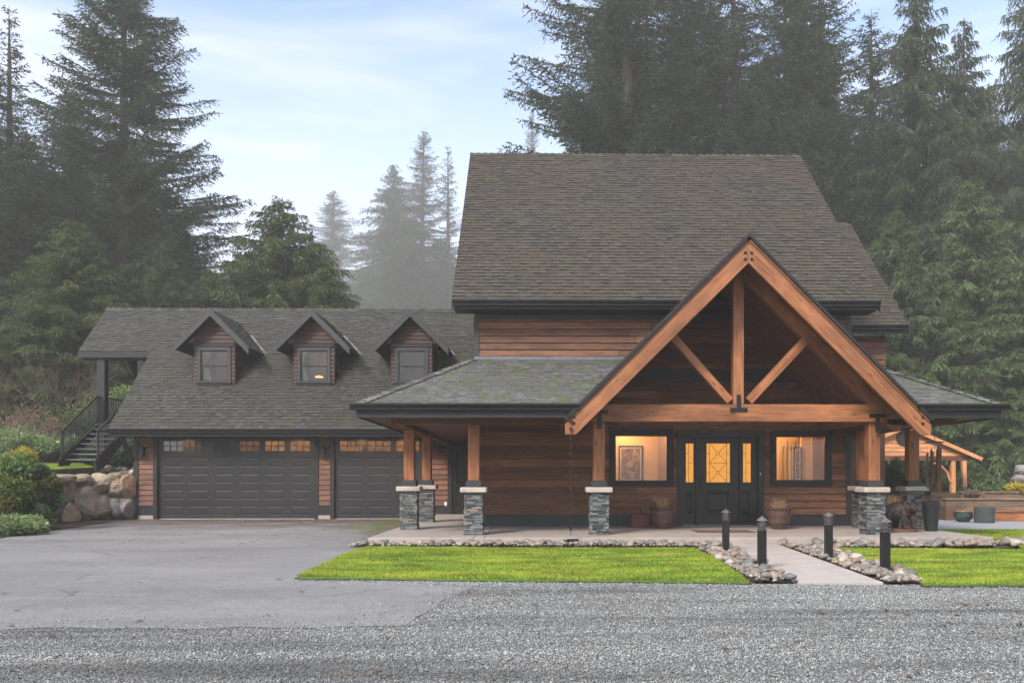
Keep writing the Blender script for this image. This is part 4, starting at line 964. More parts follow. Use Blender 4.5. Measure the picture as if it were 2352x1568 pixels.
p0, p1 = Vector((gRX0, gEY, gEZ - .02)), Vector((gRX0, 27.38, 5.52)); dn = Vector((0, 0, -.2)); mb.prism([p0, p1, p1 + dn, p0 + dn], (.03, 0, 0))
p0, p1 = Vector((gXX0, 27.38, 5.52)), Vector((gXX0, gRY, gRZ - .02)); mb.prism([p0, p1, p1 + dn, p0 + dn], (.03, 0, 0))
mb.build('fascia', 'trim', g_)
mb = MB(); mb.box(gRX0 + .03, -2.9, gEY + .032, gY - .036, gEZ - .20, gEZ - .17); mb.build('soffit', 'trim', g_)
# bracket under the left end of the eave
mb = MB(); mb.beam((gX0 - .05, gY - .1, 1.9), (gX0 - .05, gEY + .1, 2.5), .09, .09); mb.build('bracket', 'trim', H)

# dormers
def dormer(x, label, room, lampy=False, curt=0):
    e = empty('dormer', parent=H); e['label'] = label
    y = DY; gy = DY - .35; ax = 6.62; hw = 1.21; z_e = ax - hw
    wx0, wx1, wz0, wz1 = x - .43, x + .43, DZ0 + .11, DZ0 + 1.10
    mb = MB(int(x * 9) % 97); top = ax - .12
    prof = lambda z: (0, 2 * DHW) if z < z_e else (max(0, DHW - (top - z)), min(2 * DHW, DHW + (top - z)))
    siding(mb, (x - DHW, y, 0), (1, 0, 0), (0, -1, 0), 2 * DHW, DZ0 - .1, top, [(wx0 - x + DHW - .1, wx1 - x + DHW + .1, wz0 - .1, wz1 + .12)], prof, .13, seed=int(abs(x) * 7))
    for s_ in (-1, 1):   # cheeks
        U = Vector((0, 1, 0)) if s_ > 0 else Vector((0, -1, 0)); O = (x + s_ * DHW, y, 0) if s_ > 0 else (x - DHW, y + 1.8, 0)
        pf = (lambda z: (0, max(0, z - DZ0))) if s_ > 0 else (lambda z: (1.8 - max(0, z - DZ0), 1.8))
        siding(mb, O, U, (s_, 0, 0), 1.8, DZ0, z_e + .35, (), pf, .13, seed=3)
    mb.build('wall', 'siding_dark', e)
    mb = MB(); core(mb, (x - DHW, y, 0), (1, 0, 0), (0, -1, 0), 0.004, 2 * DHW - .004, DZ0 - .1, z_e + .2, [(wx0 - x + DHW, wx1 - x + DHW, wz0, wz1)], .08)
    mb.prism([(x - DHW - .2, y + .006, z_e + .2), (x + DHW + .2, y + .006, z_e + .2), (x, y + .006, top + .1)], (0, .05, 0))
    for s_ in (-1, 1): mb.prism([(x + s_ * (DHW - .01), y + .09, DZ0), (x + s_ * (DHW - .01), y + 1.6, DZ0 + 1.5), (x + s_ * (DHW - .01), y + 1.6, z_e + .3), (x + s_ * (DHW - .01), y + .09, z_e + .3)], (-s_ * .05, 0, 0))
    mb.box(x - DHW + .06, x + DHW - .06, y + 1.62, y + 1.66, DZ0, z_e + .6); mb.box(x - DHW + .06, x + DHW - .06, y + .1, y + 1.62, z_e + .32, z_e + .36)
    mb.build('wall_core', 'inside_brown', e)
    mb = MB(5); dk = MB()
    for s_ in (-1, 1):
        def fn(d, s_=s_):
            zz = z_e + d * S2; return [(0, (gEY + zz - gEZ) - gy)]
        O = (x + s_ * hw, gy, z_e); shingles(mb, dk, O, (0, 1, 0), (-s_, 0, 1), hw / S2, fn, seed=80 + s_, e=.13)
    caps(mb, (x, gy, ax), (x, gEY + ax - gEZ, ax), (-1, 0, -1), (1, 0, -1)); mb.build('roof', 'shingle_garage', e); dk.build('roof_deck', 'trim', e)
    mb = MB()
    for s_ in (-1, 1):
        a = Vector((x + s_ * hw, gy - .03, z_e)); b = Vector((x, gy - .03, ax)); dz = Vector((0, 0, -.22))
        mb.prism([a, b, b + dz, a + dz], (0, .035, 0))
    mb.build('barge_board', 'trim_light', e)
    mb = MB()
    mb.box(x - .62, x + .62, y - .06, y - .026, wz1 + .13, wz1 + .20); mb.build('band_board', 'trim', e)
    mb = MB()
    for s_ in (1,):
        a = Vector((x + s_ * hw, gEY + z_e - gEZ, z_e + .012)); b = Vector((x, gEY + ax - gEZ, ax + .012)); q = a + (b - a) * .62
        n_ = Vector((s_ * .09, .0, .0)); mb.prism([a, q, q + n_, a + n_], (0, 0, .012))
    mb.build('valley_flashing', 'flashing', e)
    # window
    mb = MB(); c = .10
    mb.box(wx0 - c, wx0, y - .055, y + .02, wz0, wz1); mb.box(wx1, wx1 + c, y - .055, y + .02, wz0, wz1); mb.box(wx0 - c, wx1 + c, y - .06, y + .02, wz1, wz1 + .10); mb.box(wx0 - c - .04, wx1 + c + .04, y - .10, y + .02, wz0 - .05, wz0); mb.box(wx0 - c, wx1 + c, y - .05, y + .02, wz0 - .11, wz0 - .05)
    mb.build('window_frame', 'trim_light', e)
    mb = MB(); k = .03; rl = (wz0 + wz1) / 2
    mb.box(wx0, wx0 + k, y - .02, y + .04, wz0, wz1); mb.box(wx1 - k, wx1, y - .02, y + .04, wz0, wz1)
    for a, b in ((wz0, wz0 + k), (rl - .02, rl + .02), (wz1 - k, wz1)): mb.box(wx0 + k, wx1 - k, y - .02, y + .04, a, b)
    mb.build('sash', 'gutter', e)
    mb = MB(); mb.box(wx0 + k, wx1 - k, y + .01, y + .016, wz0 + k, wz1 - k); mb.build('pane', 'glass_dark', e)
    if curt:
        mb = MB(); mb.prism([(wx0 + .03, y + .14, wz0), (wx0 + .03, y + .14, rl), (wx0 + .03 + .10 * curt, y + .14, rl), (wx0 + .03 + .28 * curt, y + .14, wz0)], (0, .03, 0)); mb.build('curtain', 'curtain', e)
    if room: lamp('room_light', (x + .15, y + 1.0, z_e + .15), room, .1, (1, .72, .48))  # unseen warm lamp added to brighten the dormer interior
    if lampy:
        L_ = MB(); L_.lathe([(.0, .0), (.14, .0), (.15, .012), (.10, .05), (.03, .07), (0, .07)], (x - .03, y + .7, DZ0 + .33), 20); o = L_.build('pendant_lamp', 'lamp_glow'); tag(o, 'glowing pendant lamp seen inside the middle dormer window', 'lamp')
        c_ = MB(); c_.tube([(x - .03, y + .7, DZ0 + .4), (x - .03, y + .7, z_e + .3)], .006, 6); c_.build('cord', 'iron', o)
dormer(DX[0], 'dormer nearest the outside staircase, its window dim with a pale curtain', 6, False, 1)
dormer(DX[1], 'middle dormer with a glowing lamp in its window', 6, True, .6)
dormer(DX[2], 'dormer nearest the main block, trees mirrored in its glass', 1.5)

# lights under the garage eave
for u in (416, 677, 822, 921):
    x = pX(u, 25.1); e = empty('eave_light', parent=H)
    mb = MB(); mb.lathe([(.075, 0), (.075, -.012), (.055, -.012), (.055, 0)], (x, 25.05, gEZ - .20), 20); mb.build('housing', 'trim_light', e)
    mb = MB(); mb.lathe([(.052, -.002), (.052, -.006), (0, -.006)], (x, 25.05, gEZ - .20), 16); mb.build('bulb', 'lamp_glow', e)
    s_ = lamp('eave_spot', (x, 25.05, gEZ - .215), 12, .05, (1, .55, .22), 'SPOT', spot_size=rad(150), spot_blend=.6); s_.rotation_euler = (rad(12), 0, 0)
def lantern(u, v, Y, label=None):
    x, _, z = px(u, v, Y); e = empty('wall_lantern', parent=H); y = Y - .06
    mb = MB(); mb.box(x - .06, x + .06, y + .02, Y - .025, z - .14, z + .14); mb.build('back_plate', 'iron', e)
    mb = MB(); mb.prism([(x - .10, y - .20, z + .13), (x + .10, y - .20, z + .13), (x + .10, y + .01, z + .13), (x - .10, y + .01, z + .13)], (0, 0, .03)); mb.prism([(x - .06, y - .16, z + .161), (x + .06, y - .16, z + .161), (x + .06, y - .03, z + .161), (x - .06, y - .03, z + .161)], (0, 0, .03)); mb.build('hood', 'iron', e)
    mb = MB()
    for dx in (-.075, .065):
        for dy in (-.17, -.03): mb.box(x + dx, x + dx + .01, y + dy, y + dy + .01, z - .13, z + .129)
    mb.box(x - .08, x + .08, y - .18, y - .015, z - .15, z - .131); mb.build('cage', 'iron', e)
    mb = MB(); mb.box(x - .06, x + .06, y - .155, y - .035, z - .12, z + .12); mb.build('glass_box', 'dark_glaze', e)
lantern(330, 1037, gY); lantern(744, 1037, gY); lantern(1005, 1027, gY)

# ---- landing, stairs, posts at the left
st = empty('staircase', parent=H); st['label'] = 'dark outside staircase and landing with railings left of the garage'
sx0, sx1 = pX(222, 27.3), pX(222, 27.3) + 1.15; LZ = 3.10; LY = 27.3; GZ0 = 1.70
mb = MB(); mb.box(sx0 - .02, gX0 - .02, LY, 30.5, LZ - .06, LZ); mb.box(sx0 - .02, gX0 - .02, LY - .02, LY + .04, LZ - .28, LZ - .061); mb.box(sx0, gX0 - .02, 28.8, 28.85, LZ - .28, LZ - .061); mb.build('landing', 'trim_light', st)
mb = MB(); nst = 8; rs = (LZ - GZ0) / nst; run_ = .27
for i in range(1, nst): mb.box(sx0 + .04, sx1 - .04, LY - run_ * i, LY - run_ * i + .28, LZ - rs * i - .04, LZ - rs * i)
mb.build('tread', 'flashing', st)
mb = MB()
for x in (sx0, sx1 - .04): mb.prism([(x, LY, LZ - .02), (x, LY, LZ - .32), (x, LY - run_ * nst, GZ0 - .35), (x, LY - run_ * nst - .05, GZ0 + .12)], (.038, 0, 0))
mb.build('stringer', 'trim', st)
def railing(name, pts, hh=.92, gap=.11, ends=True):
    mb = MB(); pts = [Vector(p) for p in pts]; z = Vector((0, 0, 1))
    for a, b in zip(pts, pts[1:]):
        mb.beam(a + z * hh, b + z * hh, .05, .04); mb.beam(a + z * .1, b + z * .1, .03, .03); n = max(1, int((b - a).length / gap))
        for i in range(n + 1):
            p = a + (b - a) * i / n; r_ = .022 if i in (0, n) else .009; mb.box(p.x - r_, p.x + r_, p.y - r_, p.y + r_, p.z + (0 if i in (0, n) else .1), p.z + hh - .015)
    return mb.build(name, 'iron', st)
railing('stair_railing', [(sx0 + .02, LY, LZ), (sx0 + .02, LY - run_ * 7.6, LZ - rs * 7.4)])
railing('stair_railing', [(sx1 - .02, LY, LZ), (sx1 - .02, LY - run_ * 7.6, LZ - rs * 7.4)])
railing('landing_railing', [(sx0 + .02, LY + .03, LZ), (sx0 + .02, 30.4, LZ)]); railing('landing_railing', [(sx0 + .04, 30.4, LZ), (gX0 - .05, 30.4, LZ)]); railing('landing_railing', [(sx1 + .03, LY + .03, LZ), (gX0 - .05, LY + .03, LZ)])
for (x, y) in ((pX(234, 27.55), 27.6), (pX(234, 27.55), 30.4)):
    mb = MB(); mb.box(x - .13, x + .13, y - .13, y + .13, GZ0 - .4, 5.4 + (0 if y < 28 else 1.6)); mb.build('porch_post', 'trim', H)
mb = MB(); mb.box(gXX0 + .1, gX0, 27.5, 27.7, 5.26, 5.42); mb.build('porch_beam', 'trim', H)
mb = MB(); x = pX(234, 27.55)
mb.beam((x + .1, 27.6, 2.2), (x + .75, 27.6, 2.85), .10, .12, (0, 1, 0)); mb.build('brace', 'trim', H)

# ================================================================== OBJECTS ON THE PORCH
def pot(x, y, label, name='clay_pot', s=1.0):
    e = empty(name, label, 'plant pot', (x, y, SL))
    mb = MB(); mb.lathe([(.0, 0), (.15, 0), (.165, .02), (.21, .13), (.225, .15), (.222, .17), (.25, .27), (.262, .36), (.255, .385), (.262, .40), (.262, .43), (.285, .445), (.292, .47), (.285, .485), (.25, .485), (.245, .44), (0, .43)], (x, y, SL), 40); mb.build('bowl', 'terracotta', e, smooth=True)
    mb = MB()
    for k in range(16):
        a = k * math.tau / 16; cx, cy = x + .248 * math.cos(a), y + .248 * math.sin(a); t = Vector((-math.sin(a), math.cos(a), 0)); o_ = Vector((math.cos(a), math.sin(a), .25))
        P = [Vector((cx, cy, SL + .29)) + t * math.cos(b) * .030 + Vector((0, 0, 1)) * math.sin(b) * .030 + o_ * .004 for b in [i * math.tau / 9 for i in range(10)]]
        mb.tube(P, .008, 5)
    mb.build('relief_band', 'terracotta', e)
    mb = MB(); mb.lathe([(.0, 0), (.244, 0), (.2, .012), (0, .02)], (x, y, SL + .432), 20); mb.build('soil', 'soil', e)
    mb = MB(); r = random.Random(int(x * 50))
    for k in range(70):
        a = r.uniform(0, math.tau); q = r.uniform(0, .12); b = Vector((x + q * math.cos(a), y + q * math.sin(a), SL + .44)); l = r.uniform(.08, .27); o_ = r.uniform(.02, .14)
        mb.tube([b, b + Vector((o_ * .4 * math.cos(a), o_ * .4 * math.sin(a), l * .7)), b + Vector((o_ * math.cos(a + r.uniform(-.6, .6)), o_ * math.sin(a), l))], [.005, .004, .002], 4)
    mb.build('dead_plant', 'straw', e); return e
p = gd(1525, 1215, SL); pot(p[0], p[1] + .25, 'brown patterned pot with dried stems left of the front door')
p = gd(1797, 1216, SL); pot(p[0], p[1] + .25, 'brown patterned pot with dried stems right of the front door')
p = gd(1471, 1211, SL); x, y = p[0], p[1] + .12
e = empty('wooden_box', 'small red-brown wooden box on a base board beside the left pot', 'box', (x, y, SL))
mb = MB(); mb.box(x - .23, x + .23, y - .17, y + .17, SL, SL + .045); mb.build('base', 'box_red', e, bevel=.004)
mb = MB(); mb.box(x - .19, x + .19, y - .14, y + .14, SL + .046, SL + .30); mb.build('body', 'box_red', e, bevel=.004)
mb = MB(); mb.box(x - .20, x + .20, y - .15, y + .15, SL + .302, SL + .325); mb.build('lid', 'box_red', e, bevel=.004)
mb = MB(); mb.tube([(x + .02, y, SL + .32), (x + .02, y, SL + .42)], .012, 8); mb.lathe([(0, 0), (.025, .01), (.02, .03), (0, .035)], (x + .02, y, SL + .41), 10); mb.build('knob', 'iron', e)
a, b = gd(1604, 1222, SL), gd(1742, 1222, SL); mb = MB(); mb.box(a[0], b[0] - .1, a[1], a[1] + .6, SL, SL + .018); o = mb.build('doormat', 'mat_fibre'); tag(o, 'thin brown mat lying in front of the front door', 'doormat')
m2 = MB(); 
for q in ((a[0] - .03, b[0] - .07, a[1] - .03, a[1] - .001), (a[0] - .03, b[0] - .07, a[1] + .601, a[1] + .63)): m2.box(q[0], q[1], q[2], q[3], SL, SL + .014)
m2.build('border', 'gutter', o)

# rain chain
x, y, z0_, z1_ = pX(1311, 15.12), 15.12, .12, 2.55
mb = MB(); e = empty('rain_chain', 'dark rain chain of small cups hanging from the porch gutter left of the gable', 'rain chain', (x, y, z1_))
k = 0; z = z1_ - .1; mb.tube([(x, y, z1_), (x, y, .2)], .005, 6); mb.build('chain', 'iron', e); mb = MB()
while z > .25: mb.lathe([(.012, 0), (.028, .07), (.033, .075), (.026, .07), (.010, .005)], (x, y, z), 12); z -= .155; k += 1
mb.build('cups', 'copper', e)
mb = MB(); mb.lathe([(0, 0), (.10, 0), (.15, .10), (.16, .11), (.14, .10), (.09, .02), (0, .02)], (x, y, .02), 20); mb.build('basin', 'iron', e)

# bear carved from wood
def bear():
    p = gd(2076, 1222, SL); bx, by = p[0] + .0, p[1] + .22
    e = empty('bear_statue', 'dark carved wooden bear standing on a flat base beside the stone pier', 'statue', (bx, by, SL))
    mb = MB(); mb.prism([(bx - .36 + .05 * math.cos(a) if False else bx + .38 * math.cos(a) * (1 + .1 * math.sin(3 * a)), by + .24 * math.sin(a), SL) for a in [i * math.tau / 20 for i in range(20)]], (0, 0, .07)); mb.build('base', 'rust', e, bevel=.01)
    vs, es, rr = [], [], []
    def V_(p, r, par=None):
        vs.append((bx + p[0], by + p[1], SL + .07 + p[2])); rr.append(r)
        if par is not None: es.append((par, len(vs) - 1))
        return len(vs) - 1
    a = V_((-.13, .06, .36), .195); b = V_((.02, .03, .39), .19, a); c = V_((.14, -.02, .40), .185, b); r0 = V_((-.24, .09, .31), .14, a)
    nk = V_((.20, -.10, .42), .14, c); hd = V_((.22, -.20, .43), .115, nk); mz = V_((.225, -.29, .395), .062, hd); mt = V_((.225, -.345, .38), .045, mz)
    for (x_, y_, par, f) in ((.24, -.14, c, 1), (.04, -.13, c, 1), (-.26, -.05, r0, 1), (-.14, .18, r0, 1)):
        k1 = V_((x_, y_, .26), .095, par); k2 = V_((x_ + .005, y_ - .01, .12), .07, k1); k3 = V_((x_ + .005, y_ - .02, .045), .065, k2); V_((x_ + .01, y_ - .08, .032), .048, k3)
    me = bpy.data.meshes.new('body'); me.from_pydata(vs, es, []); o = bpy.data.objects.new('body', me); COL.objects.link(o); o.parent = e; o.matrix_parent_inverse = Matrix.Translation(-WL(e))
    sk = o.modifiers.new('skin', 'SKIN'); sk.use_smooth_shade = True
    for i, r in enumerate(rr): me.skin_vertices[0].data[i].radius = (r, r)
    me.skin_vertices[0].data[0].use_root = True
    o.modifiers.new('sub', 'SUBSURF').levels = 2; o.modifiers['sub'].render_levels = 3
    tx = bpy.data.textures.new('fur', 'CLOUDS'); tx.noise_scale = .05; dm = o.modifiers.new('disp', 'DISPLACE'); dm.texture = tx; dm.strength = .03
    me.materials.append(MATS['bear_fur'])
    mb = MB()
    def blob(cx, cy, cz, rx, ry, rz, name, mat):
        m_ = MB(); m_.lathe([(math.sin(t) * 1.0, -math.cos(t)) for t in [i * math.pi / 8 for i in range(9)]], (0, 0, 0), 12)
        m_.v = [(bx + cx + v[0] * rx, by + cy + v[1] * ry, SL + .07 + cz + v[2] * rz) for v in m_.v]; return m_.build(name, mat, e, smooth=True)
    for s_ in (-1, 1):
        blob(.22 + s_ * .085, -.185, .535, .038, .022, .040, 'ear', 'bear_fur'); blob(.225 + s_ * .045, -.300, .455, .012, .010, .012, 'eye', 'gutter')
    blob(.225, -.39, .395, .024, .016, .018, 'nose', 'gutter'); blob(.225, -.345, .352, .03, .04, .012, 'mouth', 'rust')
    mb = MB()
    for (x_, y_) in ((.25, -.25), (.05, -.24), (-.25, -.16)):
        for k in range(4): mb.tube([(bx + x_ - .04 + k * .026, by + y_ + .02, SL + .115), (bx + x_ - .04 + k * .026, by + y_ - .025, SL + .085)], [.011, .004], 6)
    mb.build('claws', 'box_red', e)
bear()
# tall black planter
p = gd(2147, 1220, SL); x, y = p[0], p[1] + .16
e = empty('tall_planter', 'tall black tapered planter with dead plants right of the bear', 'planter', (x, y, SL))
mb = MB(); mb.lathe([(0, 0), (.115, 0), (.125, .02), (.16, .35), (.178, .55), (.182, .62), (.176, .63), (.165, .60), (0, .58)], (x, y, SL), 36); mb.build('body', 'dark_glaze', e, smooth=True)
mb = MB(); r = random.Random(4)
for k in range(60):
    a = r.uniform(0, math.tau); q = r.uniform(0, .12); b = Vector((x + q * math.cos(a), y + q * math.sin(a), SL + .58)); l = r.uniform(.06, .24)
    mb.tube([b, b + Vector((.12 * math.cos(a), .12 * math.sin(a), l))], [.005, .002], 4)
mb.build('dead_plant', 'twig', e)
# wind chime
x, y = pX(2147, 16.35), 16.35; zt_ = pZ(2147, 1017, 16.35)
e = empty('wind_chime', 'large dark wind chime of long metal tubes hanging at the right end of the porch', 'wind chime', (x, y, zt_))
mb = MB(); mb.lathe([(0, .0), (.19, 0), (.195, .01), (.12, .03), (0, .04)], (x, y, zt_), 28); mb.build('top_disc', 'steel', e)
mb = MB(); mb.tube([(x, y, zt_ + .03), (x, y, CZ)], .006, 6); mb.tube([(x, y, zt_), (x, y, zt_ - 1.05)], .003, 5); mb.build('cord', 'iron', e)
for i, (dx, dy, l, d0) in enumerate(((-.15, 0, .72, .20), (-.07, -.06, .66, .17), (.05, -.05, .90, .06), (.12, .0, .93, .10), (-.02, .10, .80, .12), (.09, .08, .70, .12))):
    mb = MB(); mb.tube([(x + dx, y + dy, zt_ - d0), (x + dx, y + dy, zt_ - d0 - l)], .020, 12); mb.tube([(x + dx, y + dy, zt_), (x + dx, y + dy, zt_ - d0)], .002, 4); mb.build('tube', 'copper', e, smooth=False)
mb = MB(); mb.lathe([(0, 0), (.05, 0), (.05, .02), (0, .02)], (x, y, zt_ - .6), 16); mb.box(x - .03, x + .03, y - .004, y + .004, zt_ - 1.12, zt_ - .98); mb.build('striker', 'copper', e)
# potted yellow grass behind the bear
x, y = pX(2050, 17.3), 17.3; e = empty('grass_pot', 'yellow dried grass in a dark pot behind the bear', 'plant pot', (x, y, SL))
mb = MB(); mb.lathe([(0, 0), (.12, 0), (.17, .45), (.175, .5), (.16, .5), (0, .46)], (x, y, SL), 24); mb.build('bowl', 'dark_glaze', e, smooth=True)
mb = MB(); r = random.Random(9)
for k in range(120):
    a = r.uniform(0, math.tau); b = Vector((x + r.uniform(-.1, .1), y + r.uniform(-.1, .1), SL + .46)); l = r.uniform(.15, .34); q = r.uniform(.02, .2)
    mb.tube([b, b + Vector((q * .4 * math.cos(a), q * .4 * math.sin(a), l * .7)), b + Vector((q * math.cos(a), q * math.sin(a), l))], [.005, .004, .001], 4)
mb.build('dry_grass', 'straw', e)

# path lights
def bollard(u, vb, label, first=None):
    x, y = gd(u, vb, .03); e = empty('path_light', label, 'path light', (x, y, .0), 'black bollard lights along the concrete path')
    mb = MB(); hw = .052; mb.box(x - hw, x + hw, y - hw, y + hw, -.02, .56); mb.build('post', 'iron', e, bevel=.006)
    mb = MB(); mb.lathe([(.055, .562), (.066, .566), (.066, .574), (.045, .585), (.045, .59)], (x, y, 0), 20); mb.build('collar', 'steel', e)
    mb = MB(); mb.lathe([(.036, .59), (.036, .69), (0, .69)], (x, y, 0), 16); mb.build('lens', 'cap_stone', e)
    for z in (.612, .655):
        mb = MB(); mb.lathe([(.044, 0), (.072, -.010), (.074, -.005), (.046, .012), (.038, .012)], (x, y, z), 22); mb.build('louvre', 'steel', e)
    mb = MB(); mb.lathe([(.078, .690), (.080, .696), (.055, .722), (.022, .742), (.014, .748), (.010, .76), (0, .762)], (x, y, 0), 22); mb.build('cap', 'steel', e)
bollard(1667, 1267, 'path light left of the path nearest the porch')
bollard(1750, 1307, 'path light left of the path standing closer to the gravel')
bollard(1903, 1284, 'path light right of the path nearest the porch')
bollard(2033, 1314, 'path light at the lawn edge right of the path, closest to the gravel')

# ================================================================== RIVER STONES
def stone_meshes(k=8, sub_=3, flat=.55, amp=.34, mat='river_stone'):
    import bmesh
    out = []
    for i in range(k):
        bm = bmesh.new(); bmesh.ops.create_icosphere(bm, subdivisions=sub_, radius=1)
        sx, sy = R_.uniform(.85, 1.25), R_.uniform(.65, .9)
        for v in bm.verts:
            n_ = mnoise.noise(v.co * .9 + Vector((i * 7, 0, 0))) * amp; v.co *= 1 + n_; v.co.x *= sx; v.co.y *= sy; v.co.z *= flat
        me = bpy.data.meshes.new('river_stone'); bm.to_mesh(me); bm.free(); me.polygons.foreach_set('use_smooth', [True] * len(me.polygons)); me.materials.append(MATS[mat]); 
        c = me.attributes.new('tv', 'FLOAT_COLOR', 'CORNER'); me.update(); out.append(me)
    return out
SM = stone_meshes()
beds = [('pale rounded river stone in the strip along the porch step', 'river stones along the porch step', [(SX0 - .25, 14.92), (SX0 - .1, 15.28), (pa[3][0] - .02, 15.28), (pa[3][0] - .6, 14.78)], 150, (.04, .095)),
        ('rounded river stone in the bed left of the concrete path', 'river stones left of the path', [gd(1605, 1262), (pa[3][0] - .04, 15.2), (pa[0][0] - .05, pa[0][1] + .02), (pa[0][0] - .52, pa[0][1] + .06)], 85, (.04, .098)),
        ('rounded river stone in the bed right of the concrete path', 'river stones right of the path', [(pa[2][0] + .04, 15.2), gd(1905, 1262), (pa[1][0] + .52, pa[1][1] + .0), (pa[1][0] + .06, pa[1][1] + .02)], 100, (.04, .098)),
        ('river stone in the strip below the right end of the porch step', 'river stones below the right end of the porch', [gd(1800, 1240), (8.9, 15.28), (9.9, 15.6), (10.6, 14.95), gd(1905, 1260)], 75, (.05, .14))]
soilb = MB()
placed = []
for lab, grp, poly, n, (s0, s1) in beds:
    P = np.array(poly); lo, hi = P.min(0), P.max(0); c = 0; tries = 0
    sheet('soil_bed', poly, .024 + .002 * len(placed) / 500, 'soil')
    while c < n and tries < 12000:
        tries += 1; x, y = R_.uniform(lo[0], hi[0]), R_.uniform(lo[1], hi[1])
        if not inpoly(np.array([[x, y]]), poly)[0]: continue
        s_ = R_.uniform(s0, s1) * (1.0 if R_.random() < .8 else 1.25)
        if y + s_ > 15.29 and SX0 < x < SX1: continue
        if any((x - q[0]) ** 2 + (y - q[1]) ** 2 < ((s_ + q[2]) * .72) ** 2 for q in placed): continue
        o = bpy.data.objects.new('river_stone', R_.choice(SM)); COL.objects.link(o); o.location = (x, y, .03 + s_ * .36 + R_.uniform(0, .03)); o.scale = (s_, s_, s_); o.rotation_euler = (R_.uniform(-.35, .35), R_.uniform(-.35, .35), R_.uniform(0, 6.28))
        tag(o, lab, 'stone', grp); placed.append((x, y, s_)); c += 1
# the 290 stones that show largest stay single; the smaller rest are one bed
st_ = sorted([o for o in COL.objects if o.name.startswith('river_stone')], key=lambda o: -o.scale[0] / o.location[1])
VV, FF, TT, k0 = [], [], [], 0
for o in st_[290:]:
    M_ = Matrix.LocRotScale(o.location, o.rotation_euler, o.scale); V = [tuple(M_ @ q.co) for q in o.data.vertices]; f_ = np.array([p.vertices[:] for p in o.data.polygons])
    VV.append(np.array(V)); FF.append(f_ + k0); k0 += len(V); TT.append(np.full(len(f_), rng.random())); bpy.data.objects.remove(o)
o = bpy.data.objects.new('stone_bed', npmesh('stone_bed', np.concatenate(VV), np.concatenate(FF), np.concatenate(TT), 'river_stone', smooth=True)); COL.objects.link(o)
kind(o, 'stuff', 'smaller river stones filling the beds along the porch and path'); o['category'] = 'stones'
# small pebbles between them
def pebbles():
    V, Fc, T = [], [], []; me = SM[0]; base = np.array([v.co[:] for v in stone_meshes(1, 1, .6)[0].vertices]); tri = None
    m1 = stone_meshes(1, 1, .6)[0]; base = np.array([v.co[:] for v in m1.vertices]); tri = np.array([p.vertices[:] for p in m1.polygons]); k = 0
    for lab, grp, poly, n, _ in beds:
        P = np.array(poly); lo, hi = P.min(0), P.max(0); q = rng.uniform(lo, hi, (int(260 * (hi[0] - lo[0]) * (hi[1] - lo[1])), 2)); q = q[inpoly(q, poly)]
        for x, y in q:
            if y > 15.26 and SX0 < x < SX1: continue
            s_ = rng.uniform(.018, .042); a = rng.uniform(0, 6.28); c, s2 = math.cos(a), math.sin(a); b = base * s_
            V.append(np.stack([b[:, 0] * c - b[:, 1] * s2 + x, b[:, 0] * s2 + b[:, 1] * c + y, b[:, 2] + .04 + rng.uniform(0, .02)], 1)); Fc.append(tri + k); k += len(base); T.append(np.full(len(tri), rng.random()))
    o = bpy.data.objects.new('pebbles', npmesh('pebbles', np.concatenate(V), np.concatenate(Fc), np.concatenate(T), 'river_stone', smooth=True)); COL.objects.link(o); kind(o, 'stuff', 'small pebbles filling the gaps between the river stones'); o['category'] = 'pebbles'
pebbles()

# ================================================================== BOULDER WALL
def boulder(u0, u1, v0, v1, Y, mat, label, dep=.5, name='boulder', cat='boulder', boxy=3.2, seed=0, grp='boulders of the retaining wall'):
    import bmesh
    a, b = pX(u0, Y), pX(u1, Y); z0, z1 = pZ(u0, v1, Y), pZ(u0, v0, Y); c = Vector(((a + b) / 2, Y + dep * .35, (z0 + z1) / 2)); h = Vector(((b - a) / 2 * 1.04, dep, (z1 - z0) / 2 * 1.04))
    bm = bmesh.new(); bmesh.ops.create_icosphere(bm, subdivisions=5, radius=1); sd = seed * 11.3 + u0
    for v in bm.verts:
        p = v.co.copy(); m_ = (abs(p.x) ** boxy + abs(p.y) ** boxy + abs(p.z) ** boxy) ** (1 / boxy); p /= m_
        n_ = mnoise.fractal(p * 1.1 + Vector((sd, 0, 0)), 1, 2.1, 5) * .13 + mnoise.noise(p * .8 + Vector((0, sd, 0))) * .16
        # a chipped facet or two
        for q in range(4):
            d = Vector((math.sin(sd + q * 2.1), math.cos(sd * 1.7 + q), math.sin(sd * .6 + q * 1.3))).normalized(); t = p.dot(d) - .86
            if t > 0: p -= d * t * .8
        p *= 1 + n_; v.co = Vector((p.x * h.x, p.y * h.y, p.z * h.z))
    me = bpy.data.meshes.new(name); bm.to_mesh(me); bm.free(); me.polygons.foreach_set('use_smooth', [True] * len(me.polygons)); me.materials.append(MATS[mat])
    o = bpy.data.objects.new(name, me); COL.objects.link(o); o.location = c; o.rotation_euler = (0, 0, 0); tag(o, label, cat, grp); return o
